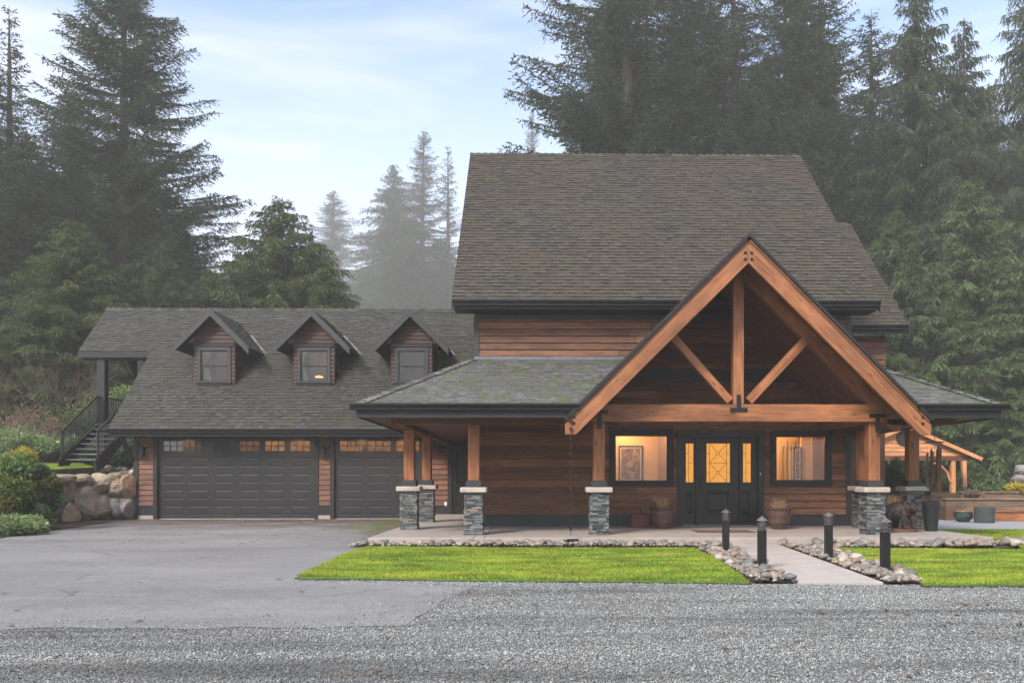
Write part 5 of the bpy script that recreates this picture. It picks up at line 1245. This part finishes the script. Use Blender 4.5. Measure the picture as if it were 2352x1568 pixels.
BL = [(98, 152, 1089, 1113, 23.4, 'boulder_brown', 'long flat boulder topping the rock wall beside the shrubs'),
      (148, 209, 1089, 1119, 24.5, 'boulder_brown', 'flat brown boulder on top of the tall pale one'),
      (200, 257, 1087, 1137, 25.0, 'boulder_tan', 'big tan boulder with a mossy face in the upper course'),
      (247, 290, 1099, 1140, 25.2, 'boulder_brown', 'round brown boulder in the upper course of the rock wall'),
      (284, 310, 1092, 1146, 25.3, 'boulder_orange', 'orange boulder against the garage corner'),
      (160, 214, 1113, 1194, 24.6, 'boulder_tan', 'tall pale cleft boulder, largest of the rock wall'),
      (205, 255, 1133, 1192, 25.0, 'boulder_brown', 'square brown boulder in the bottom course'),
      (247, 286, 1138, 1191, 25.15, 'boulder_grey', 'grey boulder with a pale streak in the bottom course'),
      (280, 307, 1142, 1192, 25.3, 'boulder_grey', 'narrow grey boulder at the foot of the garage corner'),
      (130, 166, 1150, 1203, 24.0, 'boulder_tan', 'low tan boulder half covered by the ivy'),
      (116, 156, 1100, 1154, 23.8, 'boulder_brown', 'shaded boulder behind the trailing juniper'),
      (92, 122, 1120, 1185, 23.0, 'boulder_grey', 'boulder peeping between the juniper branches'),
      (252, 285, 1085, 1102, 25.5, 'boulder_tan', 'flat cap stone above the round brown boulder'),
      (276, 296, 1082, 1094, 25.7, 'boulder_grey', 'small rock topping the wall near the garage')]
for i, q in enumerate(BL): boulder(*q, seed=i)
for i in range(46):   # loose rocks on the terrace by the stairs
    u = R_.uniform(182, 312); Y = R_.uniform(25.7, 27.3); s_ = R_.uniform(.06, .16); o = bpy.data.objects.new('terrace_rock', R_.choice(SM)); COL.objects.link(o)
    x = pX(u, Y)
    o.location = (x, Y, 1.42 + s_ * .3 + (Y - 25.7) * .10); o.scale = (s_,) * 3; o.rotation_euler = (R_.uniform(-.5, .5), R_.uniform(-.5, .5), R_.uniform(0, 6)); tag(o, 'loose rock on the terrace between the wall top and the staircase', 'stone', 'loose rocks at the foot of the stairs')
for i, (u0, u1, v0, v1) in enumerate(((2336, 2362, 1068, 1094), (2330, 2358, 1090, 1112), (2326, 2360, 1108, 1130), (2322, 2362, 1126, 1150))):
    boulder(u0, u1, v0, v1, 28.0, 'boulder_grey', ['topmost', 'second', 'third', 'lowest'][i] + ' rock of the stone stack at the right edge', .3, 'stacked_rock', 'rock', 2.4, i, 'stacked rocks at the right edge')

# ================================================================== PLANTS
def leafcloud(name, C, Dr, Ln, Wd, tv, mat, quad=False):
    n = len(C); rv = rng.normal(size=(n, 3)); P = np.cross(Dr, rv); P /= np.linalg.norm(P, axis=1)[:, None] + 1e-9
    if not quad:
        V = np.stack([C - P * Wd[:, None] / 2, C + P * Wd[:, None] / 2, C + Dr * Ln[:, None]], 1); k = 3
    else:
        M_ = C + Dr * Ln[:, None] * .5; V = np.stack([C, M_ + P * Wd[:, None] / 2, C + Dr * Ln[:, None], M_ - P * Wd[:, None] / 2], 1); k = 4
    return npmesh(name, V.reshape(-1, 3), np.arange(n * k).reshape(-1, k), np.clip(tv, 0, 1), mat, k)
def unit(v): return v / (np.linalg.norm(v, axis=1)[:, None] + 1e-9)

def conifer(seed, Ht, Rd, typ='fir', clear=.06, dens=1.0, mat='fir_leaf', ragged=.25, leafl=.24, power=.85, bulge=0):
    global rng
    rs = np.random.default_rng(seed); wood_ = MB(seed); C, Dr, Ln, Wd, T = [], [], [], [], []
    lean = rs.normal(0, .004, 2) * Ht
    tr = [(lean[0] * t * t, lean[1] * t * t, Ht * t) for t in np.linspace(0, 1, 12)]
    wood_.tube(tr, [Ht * .013 * (1 - t) ** .8 + .01 for t in np.linspace(0, 1, 12)], 8)
    z = Ht * clear; step = .56 if typ == 'fir' else .40
    while z < Ht * .992:
        f = (z - Ht * clear) / (Ht * (1 - clear)); nb = rs.integers(5, 8) if typ == 'fir' else rs.integers(5, 8)
        if f < .06: nb = 3
        for b in range(nb):
            if rs.random() < .10: continue
            az = rs.uniform(0, math.tau); rp = (1 - f) ** power * (1 + bulge * math.sin(f * math.pi)) * (min(1, .7 + f * 3) if f < .1 else 1)
            Lb = Rd * rp * rs.uniform(1 - ragged * 1.3, 1 + ragged * .5) + .18
            if Lb < .1: continue
            if typ == 'fir': a_, b_ = (-.26 + .75 * f ** 1.3), (.24 - .1 * f)
            else: a_, b_ = (-.10 + .55 * f), (-.30 + .05 * f)
            a_ += rs.normal(0, .07); hdir = np.array([math.cos(az), math.sin(az), 0]); sdir = np.array([-math.sin(az), math.cos(az), 0]); bend = rs.normal(0, .12)
            z0 = z + rs.uniform(-.2, .2)
            def pt(t): return hdir * (t * Lb) + sdir * (bend * Lb * t * t) + np.array([lean[0] * f * f, lean[1] * f * f, z0 + Lb * (a_ * t + b_ * t * t)])
            if Lb > .7:
                P3 = [tuple(pt(t)) for t in (0, .35, .7, 1)]; wood_.tube(P3, [.012 + Lb * .010, .010 + Lb * .006, .008 + Lb * .003, .004], 3, cap=False)
            n = max(2, int(Lb / .12 * dens)); ts = np.clip((np.arange(n) + rs.random(n)) / n, .06, 1) ** .85
            for side in (-1, 1):
                pc = np.array([pt(t) for t in ts]); tl_ = (.20 + .85 * min(1.2, Lb / 3) * (1 - .72 * ts)) * rs.uniform(.6, 1.2, n)
                if typ == 'fir': d = unit(sdir * side * .9 + hdir * .75 + np.stack([rs.normal(0, .2, n), rs.normal(0, .2, n), rs.normal(-.18, .18, n)], 1))
                else: d = unit(sdir * side * .45 + hdir * .45 + np.stack([rs.normal(0, .22, n), rs.normal(0, .22, n), rs.normal(-.95, .22, n)], 1)); tl_ *= 1.0
                m = np.maximum(1, (tl_ / (.13 if typ == 'fir' else .12)).astype(int)); idx = np.repeat(np.arange(n), m); q = np.concatenate([np.arange(k) for k in m]) / np.repeat(m, m)
                base = pc[idx] + d[idx] * (tl_[idx] * q)[:, None] + rs.normal(0, .02, (len(idx), 3)); base[:, 2] -= (q ** 2) * tl_[idx] * .25
                dd = unit(d[idx] + rs.normal(0, .45 if typ == 'fir' else .28, (len(idx), 3)) + np.array([0, 0, -.15])); C.append(base); Dr.append(dd); k = len(idx)
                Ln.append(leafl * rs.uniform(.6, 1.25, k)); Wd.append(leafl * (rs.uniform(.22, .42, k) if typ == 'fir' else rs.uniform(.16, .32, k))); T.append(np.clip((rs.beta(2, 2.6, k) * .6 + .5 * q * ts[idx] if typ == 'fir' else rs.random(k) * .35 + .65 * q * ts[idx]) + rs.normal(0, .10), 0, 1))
        z += step * rs.uniform(.8, 1.2) * (1 - .35 * f)
    C, Dr, Ln, Wd, T = map(np.concatenate, (C, Dr, Ln, Wd, T)); keep = rng; rng = rs
    crown = leafcloud('crown', C, Dr, Ln, Wd, T, mat); rng = keep
    return wood_, crown
PROTO = {}
def proto(key, *a, **k):
    wd, cr_ = conifer(*a, **k); t = wd.build('trunk', 'bark'); COL.objects.unlink(t); PROTO[key] = (t.data, cr_, a[1], a[2]); bpy.data.objects.remove(t)
def tree(key, x, y, z, h, r, rot, label, group=None, name='fir_tree', cat='tree'):
    tm, cm, H0, R0 = PROTO[key]; e = bpy.data.objects.new(name, None); COL.objects.link(e); e.location = (x, y, z); e.rotation_euler = (0, 0, rot); e.scale = (r / R0, r / R0, h / H0); tag(e, label, cat, group)
    for nme, me in (('trunk', tm), ('crown', cm)):
        o = bpy.data.objects.new(nme, me); COL.objects.link(o); o.parent = e
    return e
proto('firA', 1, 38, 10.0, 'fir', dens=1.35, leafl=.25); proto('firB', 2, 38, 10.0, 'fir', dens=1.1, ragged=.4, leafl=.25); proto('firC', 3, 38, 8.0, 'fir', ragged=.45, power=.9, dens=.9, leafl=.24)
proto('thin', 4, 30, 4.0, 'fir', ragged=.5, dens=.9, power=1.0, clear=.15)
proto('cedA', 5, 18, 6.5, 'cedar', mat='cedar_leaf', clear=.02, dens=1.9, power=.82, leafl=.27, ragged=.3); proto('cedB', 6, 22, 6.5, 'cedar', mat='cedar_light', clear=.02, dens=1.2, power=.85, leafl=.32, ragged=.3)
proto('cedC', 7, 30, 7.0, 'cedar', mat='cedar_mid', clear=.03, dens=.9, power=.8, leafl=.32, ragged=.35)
def T_(key, u, vtop, Y, r, label, rot=0, z=0, name='fir_tree', group=None):
    x = pX(u, Y); top = pZ(u, vtop, Y); return tree(key, x, Y, z, top - z, r, rot, label, group, name)
T_('firA', 283, -210, 50, 10.2, 'giant dark fir with a visible trunk, tallest tree left of the garage', .4, 1.5)
T_('firA', 165, 210, 55, 10.0, 'broad dark fir right behind the giant fir on its left', 3.0, 1.5)
T_('thin', 24, 15, 52, 5.0, 'thin ragged fir rising at the upper left corner', 1.0, 1.5)
T_('firB', 60, 300, 47, 9.0, 'dark dense fir filling in below the thin one at the left edge', 2.0, 1.5)
T_('firB', -70, 60, 49, 8.5, 'dark fir cut by the left edge of the photo', 2.6, 1.5)
T_('firB', 395, 480, 58, 8.5, 'greyish fir showing behind the right skirt of the giant fir', 1.2, 1.5)
T_('firC', 462, 560, 66, 8.0, 'pale foggy fir between the giant fir and the green cedar', 2.2, 1)
T_('cedA', 175, 505, 38, 6.8, 'broad yellow-green cedar behind the outside staircase', .5, 1.7, 'cedar_tree')
T_('cedA', 60, 690, 36, 4.2, 'low cedar at the left edge above the brown shrubs', 2.5, 1.7, 'cedar_tree')
T_('cedA', 375, 560, 42, 4.6, 'dull green cedar rising behind the first dormer', 1.5, 0, 'cedar_tree')
T_('cedA', 290, 600, 39, 4.6, 'small olive cedar just over the left end of the garage ridge', 3.5, 1.5, 'cedar_tree')
T_('cedA', 648, 455, 47, 10.4, 'crisp green cedar standing behind the middle dormer', .9, 0, 'cedar_tree')
T_('cedA', 556, 575, 46, 7.4, 'shorter cedar on the left flank of the crisp green one', 2.9, 0, 'cedar_tree')
T_('cedA', 722, 548, 46, 7.0, 'shorter cedar on the right flank of the crisp green one', 4.2, 0, 'cedar_tree')
T_('cedA', 485, 615, 45, 7.4, 'low cedar over the ridge between two dormers', 5.2, 0, 'cedar_tree')
T_('firC', 762, 438, 262, 19, 'palest fir, alone in the fog over the third dormer', 0.3, hill(262))
T_('cedC', 905, 375, 215, 20, 'foggy grey cedar left of the pointed pair', 0.8, hill(215), 'cedar_tree')
T_('firC', 968, 292, 208, 17, 'foggy fir with the sharpest spire in the middle of the photo', 1.9, hill(208))
T_('thin', 1030, 335, 212, 9, 'thin foggy spruce right beside the main roof', 0.3, hill(212))
T_('firB', 860, 600, 240, 18, 'faint fir filling the fog below the grey cedar', 3.3, hill(240))
T_('firB', 1015, 560, 225, 18, 'foggy fir hugging the left rake of the main roof', 4.3, hill(225))
T_('firA', 935, 520, 205, 17, 'grey fir at the foot of the sharp spire', 5.3, hill(205))
# right hand group
T_('firB', 1440, -420, 54, 13.5, 'great fir whose long limbs reach out over the left end of the main ridge', .2, 0)
T_('firC', 1218, 245, 215, 9, 'pale spire just behind the long limbs of the great fir', 0.9, hill(215))
T_('firA', 1580, -260, 60, 10.0, 'dark fir directly above the middle of the main roof', 2.1, 0)
T_('firC', 1695, -230, 56, 9.5, 'slender dark fir right of the roof centre', 3.1, 0)
T_('firA', 1806, -200, 55, 9.0, 'tall fir with open crown above the right end of the main ridge', 1.1, 0)
T_('firC', 1900, -170, 54, 9.5, 'fir with a bare trunk stretch beside the main rake', 4.0, 0)
T_('cedC', 2105, -90, 52, 8.5, 'tall cedar with hanging tips against the sky', .5, 0, 'cedar_tree')
T_('cedC', 2215, 40, 53, 7.0, 'cedar with a ragged top under the open sky at the right', 1.7, 0, 'cedar_tree')
T_('cedC', 2385, -180, 50, 7.0, 'dark drooping cedar cut by the right edge', 2.7, 0, 'cedar_tree')
T_('firC', 2005, 30, 55, 9.0, 'dense fir behind the right wing roof', 5.0, 0)
T_('cedB', 2060, 470, 45, 6.5, 'light green cedar behind the right end of the house', .6, 0, 'cedar_tree')
T_('cedB', 2240, 400, 45.5, 8.0, 'light green cedar with long hanging sprays above the gazebo', 1.6, 0, 'cedar_tree')
T_('cedB', 2385, 540, 43, 6.5, 'fresh green cedar leaning in at the right edge', 3.0, 0, 'cedar_tree')
T_('cedB', 2150, 600, 43.5, 5.5, 'bushy light cedar over the right porch eave', 4.4, 0, 'cedar_tree')
T_('cedB', 2300, 720, 42.5, 5.0, 'low cedar spreading over the gazebo roof', 5.4, 0, 'cedar_tree')
k = 0
for i in range(26):
    u = 1290 + i * 44 + R_.uniform(-15, 15); Y = R_.uniform(70, 95); T_(R_.choice(['firA', 'firB', 'cedC']), u, (R_.uniform(-60, 200) if u < 1900 else R_.uniform(180, 380)) if u > 1380 else 380, Y, R_.uniform(9, 12), 'dark fir in the forest rank behind the house', R_.uniform(0, 6), 0, 'fir_tree', 'forest rank behind the house')
for i in range(14):
    u = -120 + i * 42; T_(R_.choice(['firA', 'firB']), u, R_.uniform(260, 480) + max(0, u - 300) * .9, R_.uniform(60, 75), R_.uniform(5, 6.5), 'dim fir in the forest rank behind the giant left fir', R_.uniform(0, 6), 1, 'fir_tree', 'forest rank behind the giant fir')
for i in range(9):
    u = 520 + i * 62; T_(R_.choice(['firA', 'firB', 'firC']), u, R_.uniform(590, 660), 240 + 2 * i, 18, 'faintest fir in the fog behind the garage ridge', R_.uniform(0, 6), hill(240), 'fir_tree', 'faint firs beyond the garage')

def shrub(name, label, cat, x, y, z, rx, ry, rz, n, mat, leaf=.08, quad=True, seed=1, hang=0.0, stems='twig', group=None, lumps=26):
    rs = np.random.default_rng(seed); e = empty(name, label, cat, (x, y, z), group)
    cs = rs.normal(0, .46, (lumps, 3)) * np.array([1, 1, .6]); cs[:, 2] = np.abs(cs[:, 2]); rr = rs.uniform(.20, .42, lumps)
    k = rs.integers(0, lumps, n); d = unit(rs.normal(size=(n, 3))); rad_ = rr[k] * rs.random(n) ** .28
    p = cs[k] + d * rad_[:, None] + rs.normal(0, .05, (n, 3)); C = p * np.array([rx, ry, rz]) + np.array([x, y, z + rz * .35]); C[:, 2] = np.maximum(C[:, 2], z + .02)
    D_ = unit(d + rs.normal(0, .7, (n, 3)) + np.array([0, 0, .2 - hang])); Lf = leaf * rs.uniform(.6, 1.3, n)
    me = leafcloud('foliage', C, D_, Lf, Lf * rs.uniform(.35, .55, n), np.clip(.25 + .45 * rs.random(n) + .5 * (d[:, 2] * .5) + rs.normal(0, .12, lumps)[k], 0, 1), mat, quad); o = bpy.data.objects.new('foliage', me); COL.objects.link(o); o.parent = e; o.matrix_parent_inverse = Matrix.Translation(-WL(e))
    mb = MB(seed)
    for q in range(lumps):
        c = cs[q % lumps] * np.array([rx, ry, rz]) + rs.normal(0, .15, 3) + np.array([x, y, z + rz * .5]); mb.tube([(x + rs.normal(0, rx * .15), y + rs.normal(0, ry * .15), z - .05), tuple((c + np.array([x, y, z])) / 2 + rs.normal(0, .06, 3)), tuple(c)], [.02, .013, .005], 5)
    mb.build('stems', stems, e); return e
def S_(name, label, cat, u, v, Y, w_, h, z, n, mat, leaf, seed, **k):
    x = pX(u, Y); return shrub(name, label, cat, x, Y, z, w_, k.pop('dep', w_ * .8), h, n, mat, leaf, k.pop('quad', True), seed, **k)
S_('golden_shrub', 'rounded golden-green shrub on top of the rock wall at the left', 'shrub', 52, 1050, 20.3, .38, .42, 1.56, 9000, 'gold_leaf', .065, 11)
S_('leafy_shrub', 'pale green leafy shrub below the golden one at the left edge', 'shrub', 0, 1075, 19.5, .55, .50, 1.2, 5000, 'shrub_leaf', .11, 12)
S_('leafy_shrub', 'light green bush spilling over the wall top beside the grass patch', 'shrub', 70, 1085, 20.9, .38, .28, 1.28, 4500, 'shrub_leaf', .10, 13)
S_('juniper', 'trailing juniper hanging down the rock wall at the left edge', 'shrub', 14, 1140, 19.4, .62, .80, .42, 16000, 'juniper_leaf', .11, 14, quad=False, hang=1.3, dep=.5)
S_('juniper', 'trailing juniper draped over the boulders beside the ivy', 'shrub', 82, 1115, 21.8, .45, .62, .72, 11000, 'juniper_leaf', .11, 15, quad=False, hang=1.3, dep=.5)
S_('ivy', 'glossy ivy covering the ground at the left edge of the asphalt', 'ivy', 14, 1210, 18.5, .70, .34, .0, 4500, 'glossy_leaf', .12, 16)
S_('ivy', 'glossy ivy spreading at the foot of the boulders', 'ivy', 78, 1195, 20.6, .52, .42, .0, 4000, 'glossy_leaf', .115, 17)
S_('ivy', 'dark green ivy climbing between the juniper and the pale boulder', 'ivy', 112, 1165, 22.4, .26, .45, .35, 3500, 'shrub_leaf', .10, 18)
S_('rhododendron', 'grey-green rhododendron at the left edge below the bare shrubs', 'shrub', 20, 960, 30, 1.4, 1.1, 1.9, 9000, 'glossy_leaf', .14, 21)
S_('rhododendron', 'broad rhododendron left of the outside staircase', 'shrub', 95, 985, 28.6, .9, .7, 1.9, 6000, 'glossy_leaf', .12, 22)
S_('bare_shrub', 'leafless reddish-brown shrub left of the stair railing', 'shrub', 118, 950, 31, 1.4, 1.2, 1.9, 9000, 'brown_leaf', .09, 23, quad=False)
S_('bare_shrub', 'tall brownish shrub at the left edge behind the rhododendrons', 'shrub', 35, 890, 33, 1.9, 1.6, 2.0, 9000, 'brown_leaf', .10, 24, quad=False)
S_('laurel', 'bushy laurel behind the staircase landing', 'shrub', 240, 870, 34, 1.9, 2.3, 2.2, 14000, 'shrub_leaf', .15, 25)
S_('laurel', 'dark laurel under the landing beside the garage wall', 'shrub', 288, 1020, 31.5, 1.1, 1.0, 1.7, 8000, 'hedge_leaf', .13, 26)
S_('laurel', 'leafy laurel between the stair rail and the brown shrubs', 'shrub', 165, 930, 34.5, 1.5, 1.7, 2.0, 9000, 'shrub_leaf', .14, 27)
S_('laurel', 'shaded laurel seen through the open stair treads', 'shrub', 195, 1020, 30.5, 1.0, .8, 1.7, 6000, 'hedge_leaf', .12, 28)
# bare deciduous tree
def bare_tree(x, y, z, h, label, seed):
    r = random.Random(seed); mb = MB(seed); e = empty('bare_tree', label, 'tree', (x, y, z))
    mt = MB(seed); mt.tube([(x, y, z - .1), (x + .05, y, z + h * .22), (x + .02, y, z + h * .35)], [h * .016, h * .013, h * .010], 7); mt.build('trunk', 'twig', e)
    def br(p, d, l, rr, k):
        m_ = p + d * l * .5 + Vector((r.gauss(0, .05), r.gauss(0, .05), .03)) * l; q = p + d * l + Vector((0, 0, .08 * l)); mb.tube([p, m_, q], [rr, rr * .8, rr * .55], 4, cap=False)
        if k:
            for _ in range(3): br(m_ + (q - m_) * r.random(), (d + Vector((r.gauss(0, .5), r.gauss(0, .5), r.gauss(.2, .3)))).normalized(), l * r.uniform(.5, .75), rr * .5, k - 1)
    for i in range(9):
        a = i * 2.4; br(Vector((x, y, z + h * (.15 + .022 * i))), Vector((math.cos(a), math.sin(a), 1.1)).normalized(), h * .30, h * .006, 4)
    mb.build('branches', 'twig', e)
bare_tree(pX(148, 33), 33, 1.9, 5.2, 'bare pale-limbed small tree behind the staircase railing', 3)
bare_tree(pX(40, 34), 34, 1.9, 4.6, 'bare twiggy tree among the brown shrubs at the left edge', 8)

# ================================================================== RIGHT SIDE: GAZEBO, PLANTERS
def gazebo():
    Y = 36.0; cx = pX(2076, Y); s = 1860 / Y; ez = pZ(2240, 1050, Y); hw = 174 / s; sl_ = .43; az = ez + hw * sl_
    e = empty('gazebo', 'cedar gazebo with board gable and round vent seen beyond the porch', 'gazebo', (cx, Y, 0))
    mb = MB(3); z = pZ(2076, 1047, Y)
    siding(mb, (cx - hw, Y, 0), (1, 0, 0), (0, -1, 0), 2 * hw, z, az - .12, (), lambda q: (hw - (az - .1 - q) / sl_, hw + (az - .1 - q) / sl_) if q > ez else (.35, 2 * hw - .35), .19, seed=2); mb.build('gable_wall', 'timber_far', e)
    mb = MB(); mb.prism([(cx - hw + .25, Y + .01, z), (cx + hw - .25, Y + .01, z), (cx, Y + .01, az - .12)], (0, .05, 0), .5); mb.build('gable_back', 'timber_far', e)
    mb = MB(9); dk = MB(); dl = math.hypot(hw, hw * sl_)
    for s_ in (-1, 1): shingles(mb, dk, (cx + s_ * hw, Y - .25, ez), (0, 1, 0), (-s_, 0, sl_), dl, lambda d: [(0, 4.0)], e=.2, seed=90)
    mb.build('roof', 'shingle_main', e); dk.build('roof_deck', 'old_timber', e)
    mb = MB(2)
    for s_ in (-1, 1): mb.beam((cx + s_ * (hw + .02), Y - .27, ez - .09), (cx, Y - .27, az - .09), .04, .16)
    mb.build('barge_board', 'timber_far', e)
    mb = MB(); vx, vz = pX(2076, Y), pZ(2076, 1006, Y)
    mb.tube([(vx, Y - .06, vz), (vx, Y - .02, vz)], .36, 28); mb.build('vent_ring', 'trim', e)
    mb = MB()
    for k in range(9):
        q = -.30 + k * .075; w_ = math.sqrt(max(.01, .33 ** 2 - q * q)); mb.box(vx - w_, vx + w_, Y - .085, Y - .062, vz + q, vz + q + .045)
    mb.build('vent_slats', 'trim_light', e)
    mb = MB(); mb.box(cx - hw + .4, cx + hw - .4, Y - .02, Y + .16, z - .2, z - .003); mb.build('beam', 'soffit_wood', e)
    for u, yy in ((2188, Y + .1), (2214, Y + 2.4), (1960, Y + .1), (1985, Y + 3.0), (2150, Y + 3.2)):
        mb = MB(u); x = pX(u, yy); mb.box(x - .09, x + .09, yy - .09, yy + .09, 0, ez + .02 if yy > Y + .2 else z - .2); mb.build('post', 'timber_far' if yy < Y + 3 else 'soffit_wood', e)
    mb = MB(); x = pX(2188, Y); mb.tube([(x - .05, Y + .1, z - 1.15), (x - .2, Y + .1, z - .7), (x - .5, Y + .1, z - .4), (x - .95, Y + .1, z - .25)], .05, 6); mb.build('brace', 'timber_far', e)
    mb = MB(); mb.box(cx - hw + .8, cx + .6, Y + 3.0, Y + 3.1, 0, z - .1); mb.build('back_panel', 'soffit_wood', e)
gazebo()
# tiered timber planters
def tplanter(name, label, x0, x1, y, z0, z1, dep, mat, rows):
    e = empty(name, label, 'planter', ((x0 + x1) / 2, y, z0)); h = (z1 - z0) / rows
    mb = MB(int(y * 10))
    for r_ in range(rows):
        mb.box(x0, x1, y, y + .12, z0 + r_ * h + .004, z0 + (r_ + 1) * h - .004); mb.box(x0, x0 + .12, y + .121, y + dep, z0 + r_ * h + .004, z0 + (r_ + 1) * h - .004)
    mb.build('timber_wall', mat, e)
    mb = MB(5); mb.box(x0 - .03, x1, y - .05, y + .20, z1, z1 + .05); mb.build('cap_board', mat, e)
    mb = MB(); mb.box(x0 + .121, x1, y + .121, y + dep, z0, z1 - .05); mb.build('soil', 'soil', e)
x0 = pX(2172, 24.4); tplanter('timber_planter', 'long weathered timber planter at the back of the patio', x0, 24, 24.4, .03, .62, 1.6, 'old_timber', 3)
x0 = pX(2280, 23.2); tplanter('timber_bench', 'low timber tier with orange cap board at the right edge', x0, 24, 23.2, .03, .30, .9, 'timber', 1)
x0 = pX(2165, 27.2); tplanter('timber_planter', 'upper timber tier in front of the gazebo', x0, 25, 26.0, .03, .80, 2.0, 'old_timber', 3)
x0 = pX(2165, 24.0); e = empty('wooden_crate', 'small brown wooden planter box left of the green bowl', 'box', (x0 + .2, 23.9, .03)); mb = MB(4)
for r_ in range(3): mb.box(x0, x0 + .55, 23.8, 23.84, .03 + r_ * .13, .155 + r_ * .13); 
mb.box(x0, x0 + .04, 23.841, 24.2, .03, .42); mb.box(x0 + .51, x0 + .55, 23.841, 24.2, .03, .42); mb.build('boards', 'rust', e)
mb = MB(); mb.box(x0 + .04, x0 + .51, 23.842, 24.2, .03, .38); mb.build('soil', 'soil', e)
x, y = pX(2212, 22.9), 22.9; e = empty('green_bowl', 'low green glazed bowl with dry stems on the patio', 'plant pot', (x, y, .03))
mb = MB(); mb.lathe([(0, 0), (.13, 0), (.16, .02), (.25, .12), (.262, .20), (.235, .27), (.245, .29), (.235, .30), (.215, .27), (0, .25)], (x, y, .03), 32); mb.build('bowl', 'green_glaze', e, smooth=True)
mb = MB(); r = random.Random(2)
for k in range(70):
    a = r.uniform(0, 6.28); b = Vector((x + r.uniform(-.15, .15), y + r.uniform(-.12, .12), .28)); mb.tube([b, b + Vector((.1 * math.cos(a), .1 * math.sin(a), r.uniform(.03, .10)))], [.006, .002], 4)
mb.build('dead_plant', 'straw', e)
x, y = pX(2261, 22.5), 22.5; e = empty('stone_drum', 'grey concrete drum beside the green bowl', 'planter', (x, y, .03)); mb = MB(); mb.lathe([(0, 0), (.25, 0), (.26, .02), (.265, .42), (.255, .44), (.21, .44), (.20, .40), (0, .39)], (x, y, .03), 36); mb.build('body', 'drum_stone', e)
mb = MB(); mb.lathe([(0, 0), (.2, 0), (0, .02)], (x, y, .425), 20); mb.build('soil', 'soil', e)
S_('dry_shrub', 'dry brown twiggy plant behind the green bowl', 'shrub', 2232, 1150, 24.9, .32, .28, .60, 1500, 'brown_leaf', .06, 33, quad=False)
S_('hedge', 'dark rounded clipped bush seen between the right porch posts', 'shrub', 2048, 1100, 29, .50, .85, .85, 12000, 'hedge_leaf', .07, 34)
S_('hedge', 'low dark bush behind the timber tiers, right of the gazebo posts', 'shrub', 2300, 1120, 32, 1.0, .45, .1, 9000, 'hedge_leaf', .10, 35)
S_('laurel', 'leafy bush under the cedars at the right edge', 'shrub', 2330, 1060, 41, 1.8, 1.4, .3, 12000, 'hedge_leaf', .13, 36)
S_('laurel', 'dim bush in the shade beyond the gazebo', 'shrub', 2240, 1080, 44, 2.2, 1.6, 0, 9000, 'hedge_leaf', .16, 37)
S_('laurel', 'dark bush filling the shade behind the hedge ball', 'shrub', 2010, 1080, 42, 2.6, 1.6, 0, 9000, 'hedge_leaf', .16, 38)
S_('ornamental_grass', 'yellow grass tuft on the timber tier at the right edge', 'plant', 2345, 1140, 26.3, .5, .22, .78, 900, 'gold_leaf', .16, 39, quad=False)

# ================================================================== HAZE
mb = MB(); mb.box(-190, 190, -14, 280, -1.06, 78)
o = mb.build('haze', 'trim'); kind(o, 'stuff', 'thin pale mist hanging among the trees'); o.data.materials.clear()
m = bpy.data.materials.new('haze'); m.use_nodes = True; n = m.node_tree; n.nodes.clear(); out = n.nodes.new('ShaderNodeOutputMaterial'); pv = n.nodes.new('ShaderNodeVolumePrincipled')
pv.inputs['Color'].default_value = (1.0, .98, .955, 1); pv.inputs['Density'].default_value = .0014; pv.inputs['Anisotropy'].default_value = .1
n.links.new(pv.outputs[0], out.inputs['Volume']); o.data.materials.append(m)
